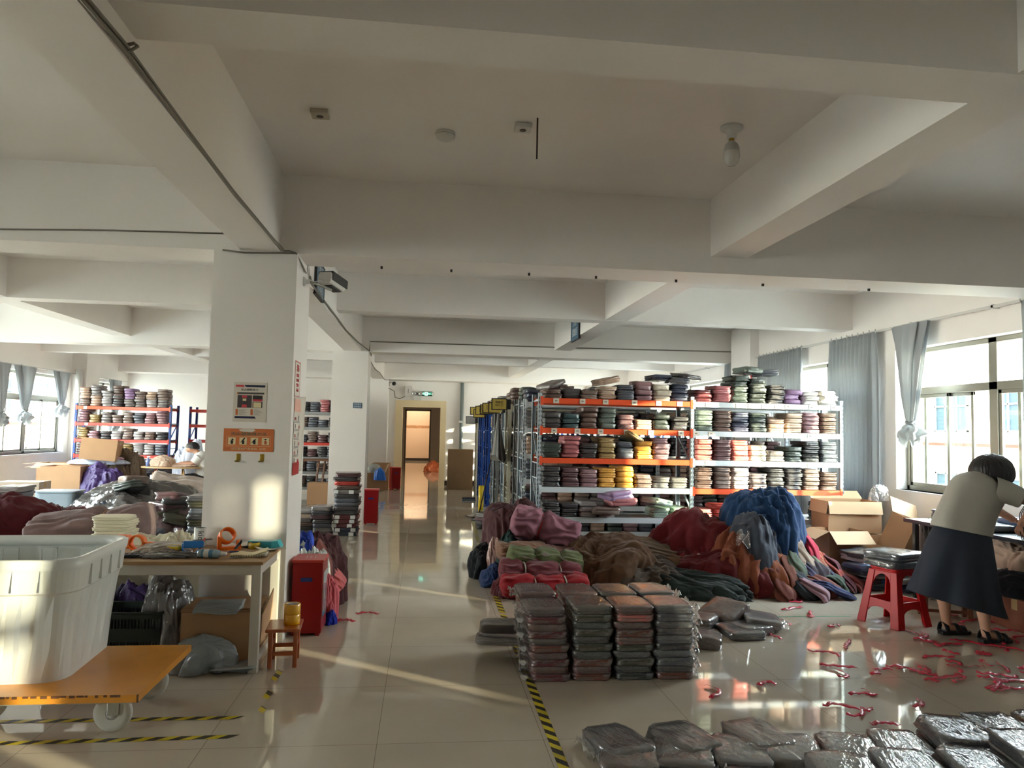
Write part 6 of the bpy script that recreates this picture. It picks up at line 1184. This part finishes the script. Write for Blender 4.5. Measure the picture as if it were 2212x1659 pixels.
t = thing('wooden_stool','wooden stool the seated worker sits on','stool',(-3.74,13.8,0)); put('seat', MB().lathe([(0,.40),(.15,.40),(.16,.415),(.15,.43),(0,.43)], 24), STW, t)
for k in range(4): a = PI/4+k*PI/2; put('leg', MB().bar((.17*math.cos(a),.17*math.sin(a),0),(.10*math.cos(a),.10*math.sin(a),.40),.03,.03), STW, t)
t = thing('pedestal_fan','grey fan guard at the left edge below the window','fan',(-6.9,12.6,0)); 
for r in (.10,.18,.25): put('guard_ring', MB().tube([(r*math.cos(a),0,.95+r*math.sin(a)) for a in [i*PI/16 for i in range(33)]], .005, 6), WCAB, t)
b = MB()
for i in range(24): a = i*PI/12; b.tube([(.0,-.03,.95),(.18*math.cos(a),-.04,.95+.18*math.sin(a)),(.25*math.cos(a),0,.95+.25*math.sin(a))], .003, 5)
put('guard_wires', b, WCAB, t); put('pole', MB().tube([(0,.05,0),(0,.05,.95)], .018, 10), WCAB, t); put('foot', MB().lathe([(0,0),(.2,0),(.2,.02),(0,.03)], 24), WCAB, t)
# ================================================================= FLOOR TAPES
YS2 = mat('tape_yellow', srgb(204,184,44), .35); KS2 = mat('tape_black', srgb(50,46,40), .4); GT2 = mat('tape_green', srgb(60,130,96), .4)
def hazard(p, q, w_, label, worn=0, seed=1):
    p, q = Vector(p), Vector(q); d = q-p; L = d.length; d.normalize(); n = Vector((-d.y,d.x,0)); b = MB(); k = 0; s = .055; rnd = random.Random(seed); sh = w_*1.1
    while k*s < L-sh:
        if rnd.random() >= worn:
            a, c = k*s, min(L-sh,(k+1)*s); z = .0008+rnd.uniform(0,.0008); e = rnd.uniform(-.004,.004) if worn else 0
            P = [p+d*a-n*w_/2, p+d*(c+e)-n*w_/2, p+d*(c+sh+e)+n*w_/2, p+d*(a+sh)+n*w_/2]
            b.add([(v.x,v.y,z) for v in P], [(0,1,2,3)], k % 2)
        k += 1
    tag(put('floor_tape', b, [YS2, KS2]), label, 'floor tape', 'hazard tapes on the floor')
hazard((-3.2,4.10,0),(-.87,4.07,0),.045,'yellow and black floor tape under the cart, farther one')
hazard((-3.2,3.80,0),(-.84,3.83,0),.045,'yellow and black floor tape under the cart, nearer one')
hazard((.66,2.9,0),(.695,7.9,0),.05,'long yellow and black floor tape along the right side of the aisle',.04,2)
hazard((.70,8.2,0),(.84,12.5,0),.05,'distant stretch of floor tape beside the racks',.1,3)
for k,(y,L,x) in enumerate(((4.12,.11,-.81),(4.32,.16,-.825),(4.62,.22,-.84),(5.12,.12,-.87))): hazard((x,y,0),(x+.01,y+L,0),.04,'torn remnant of floor tape near the small wooden stool, %s from the front' % NTH[k])
tag(put('floor_tape', MB().box((2.45,6.02,0),(3.6,6.045,.0012)), GT2), 'thin green tape line on the floor before the big cloth heap', 'floor tape')
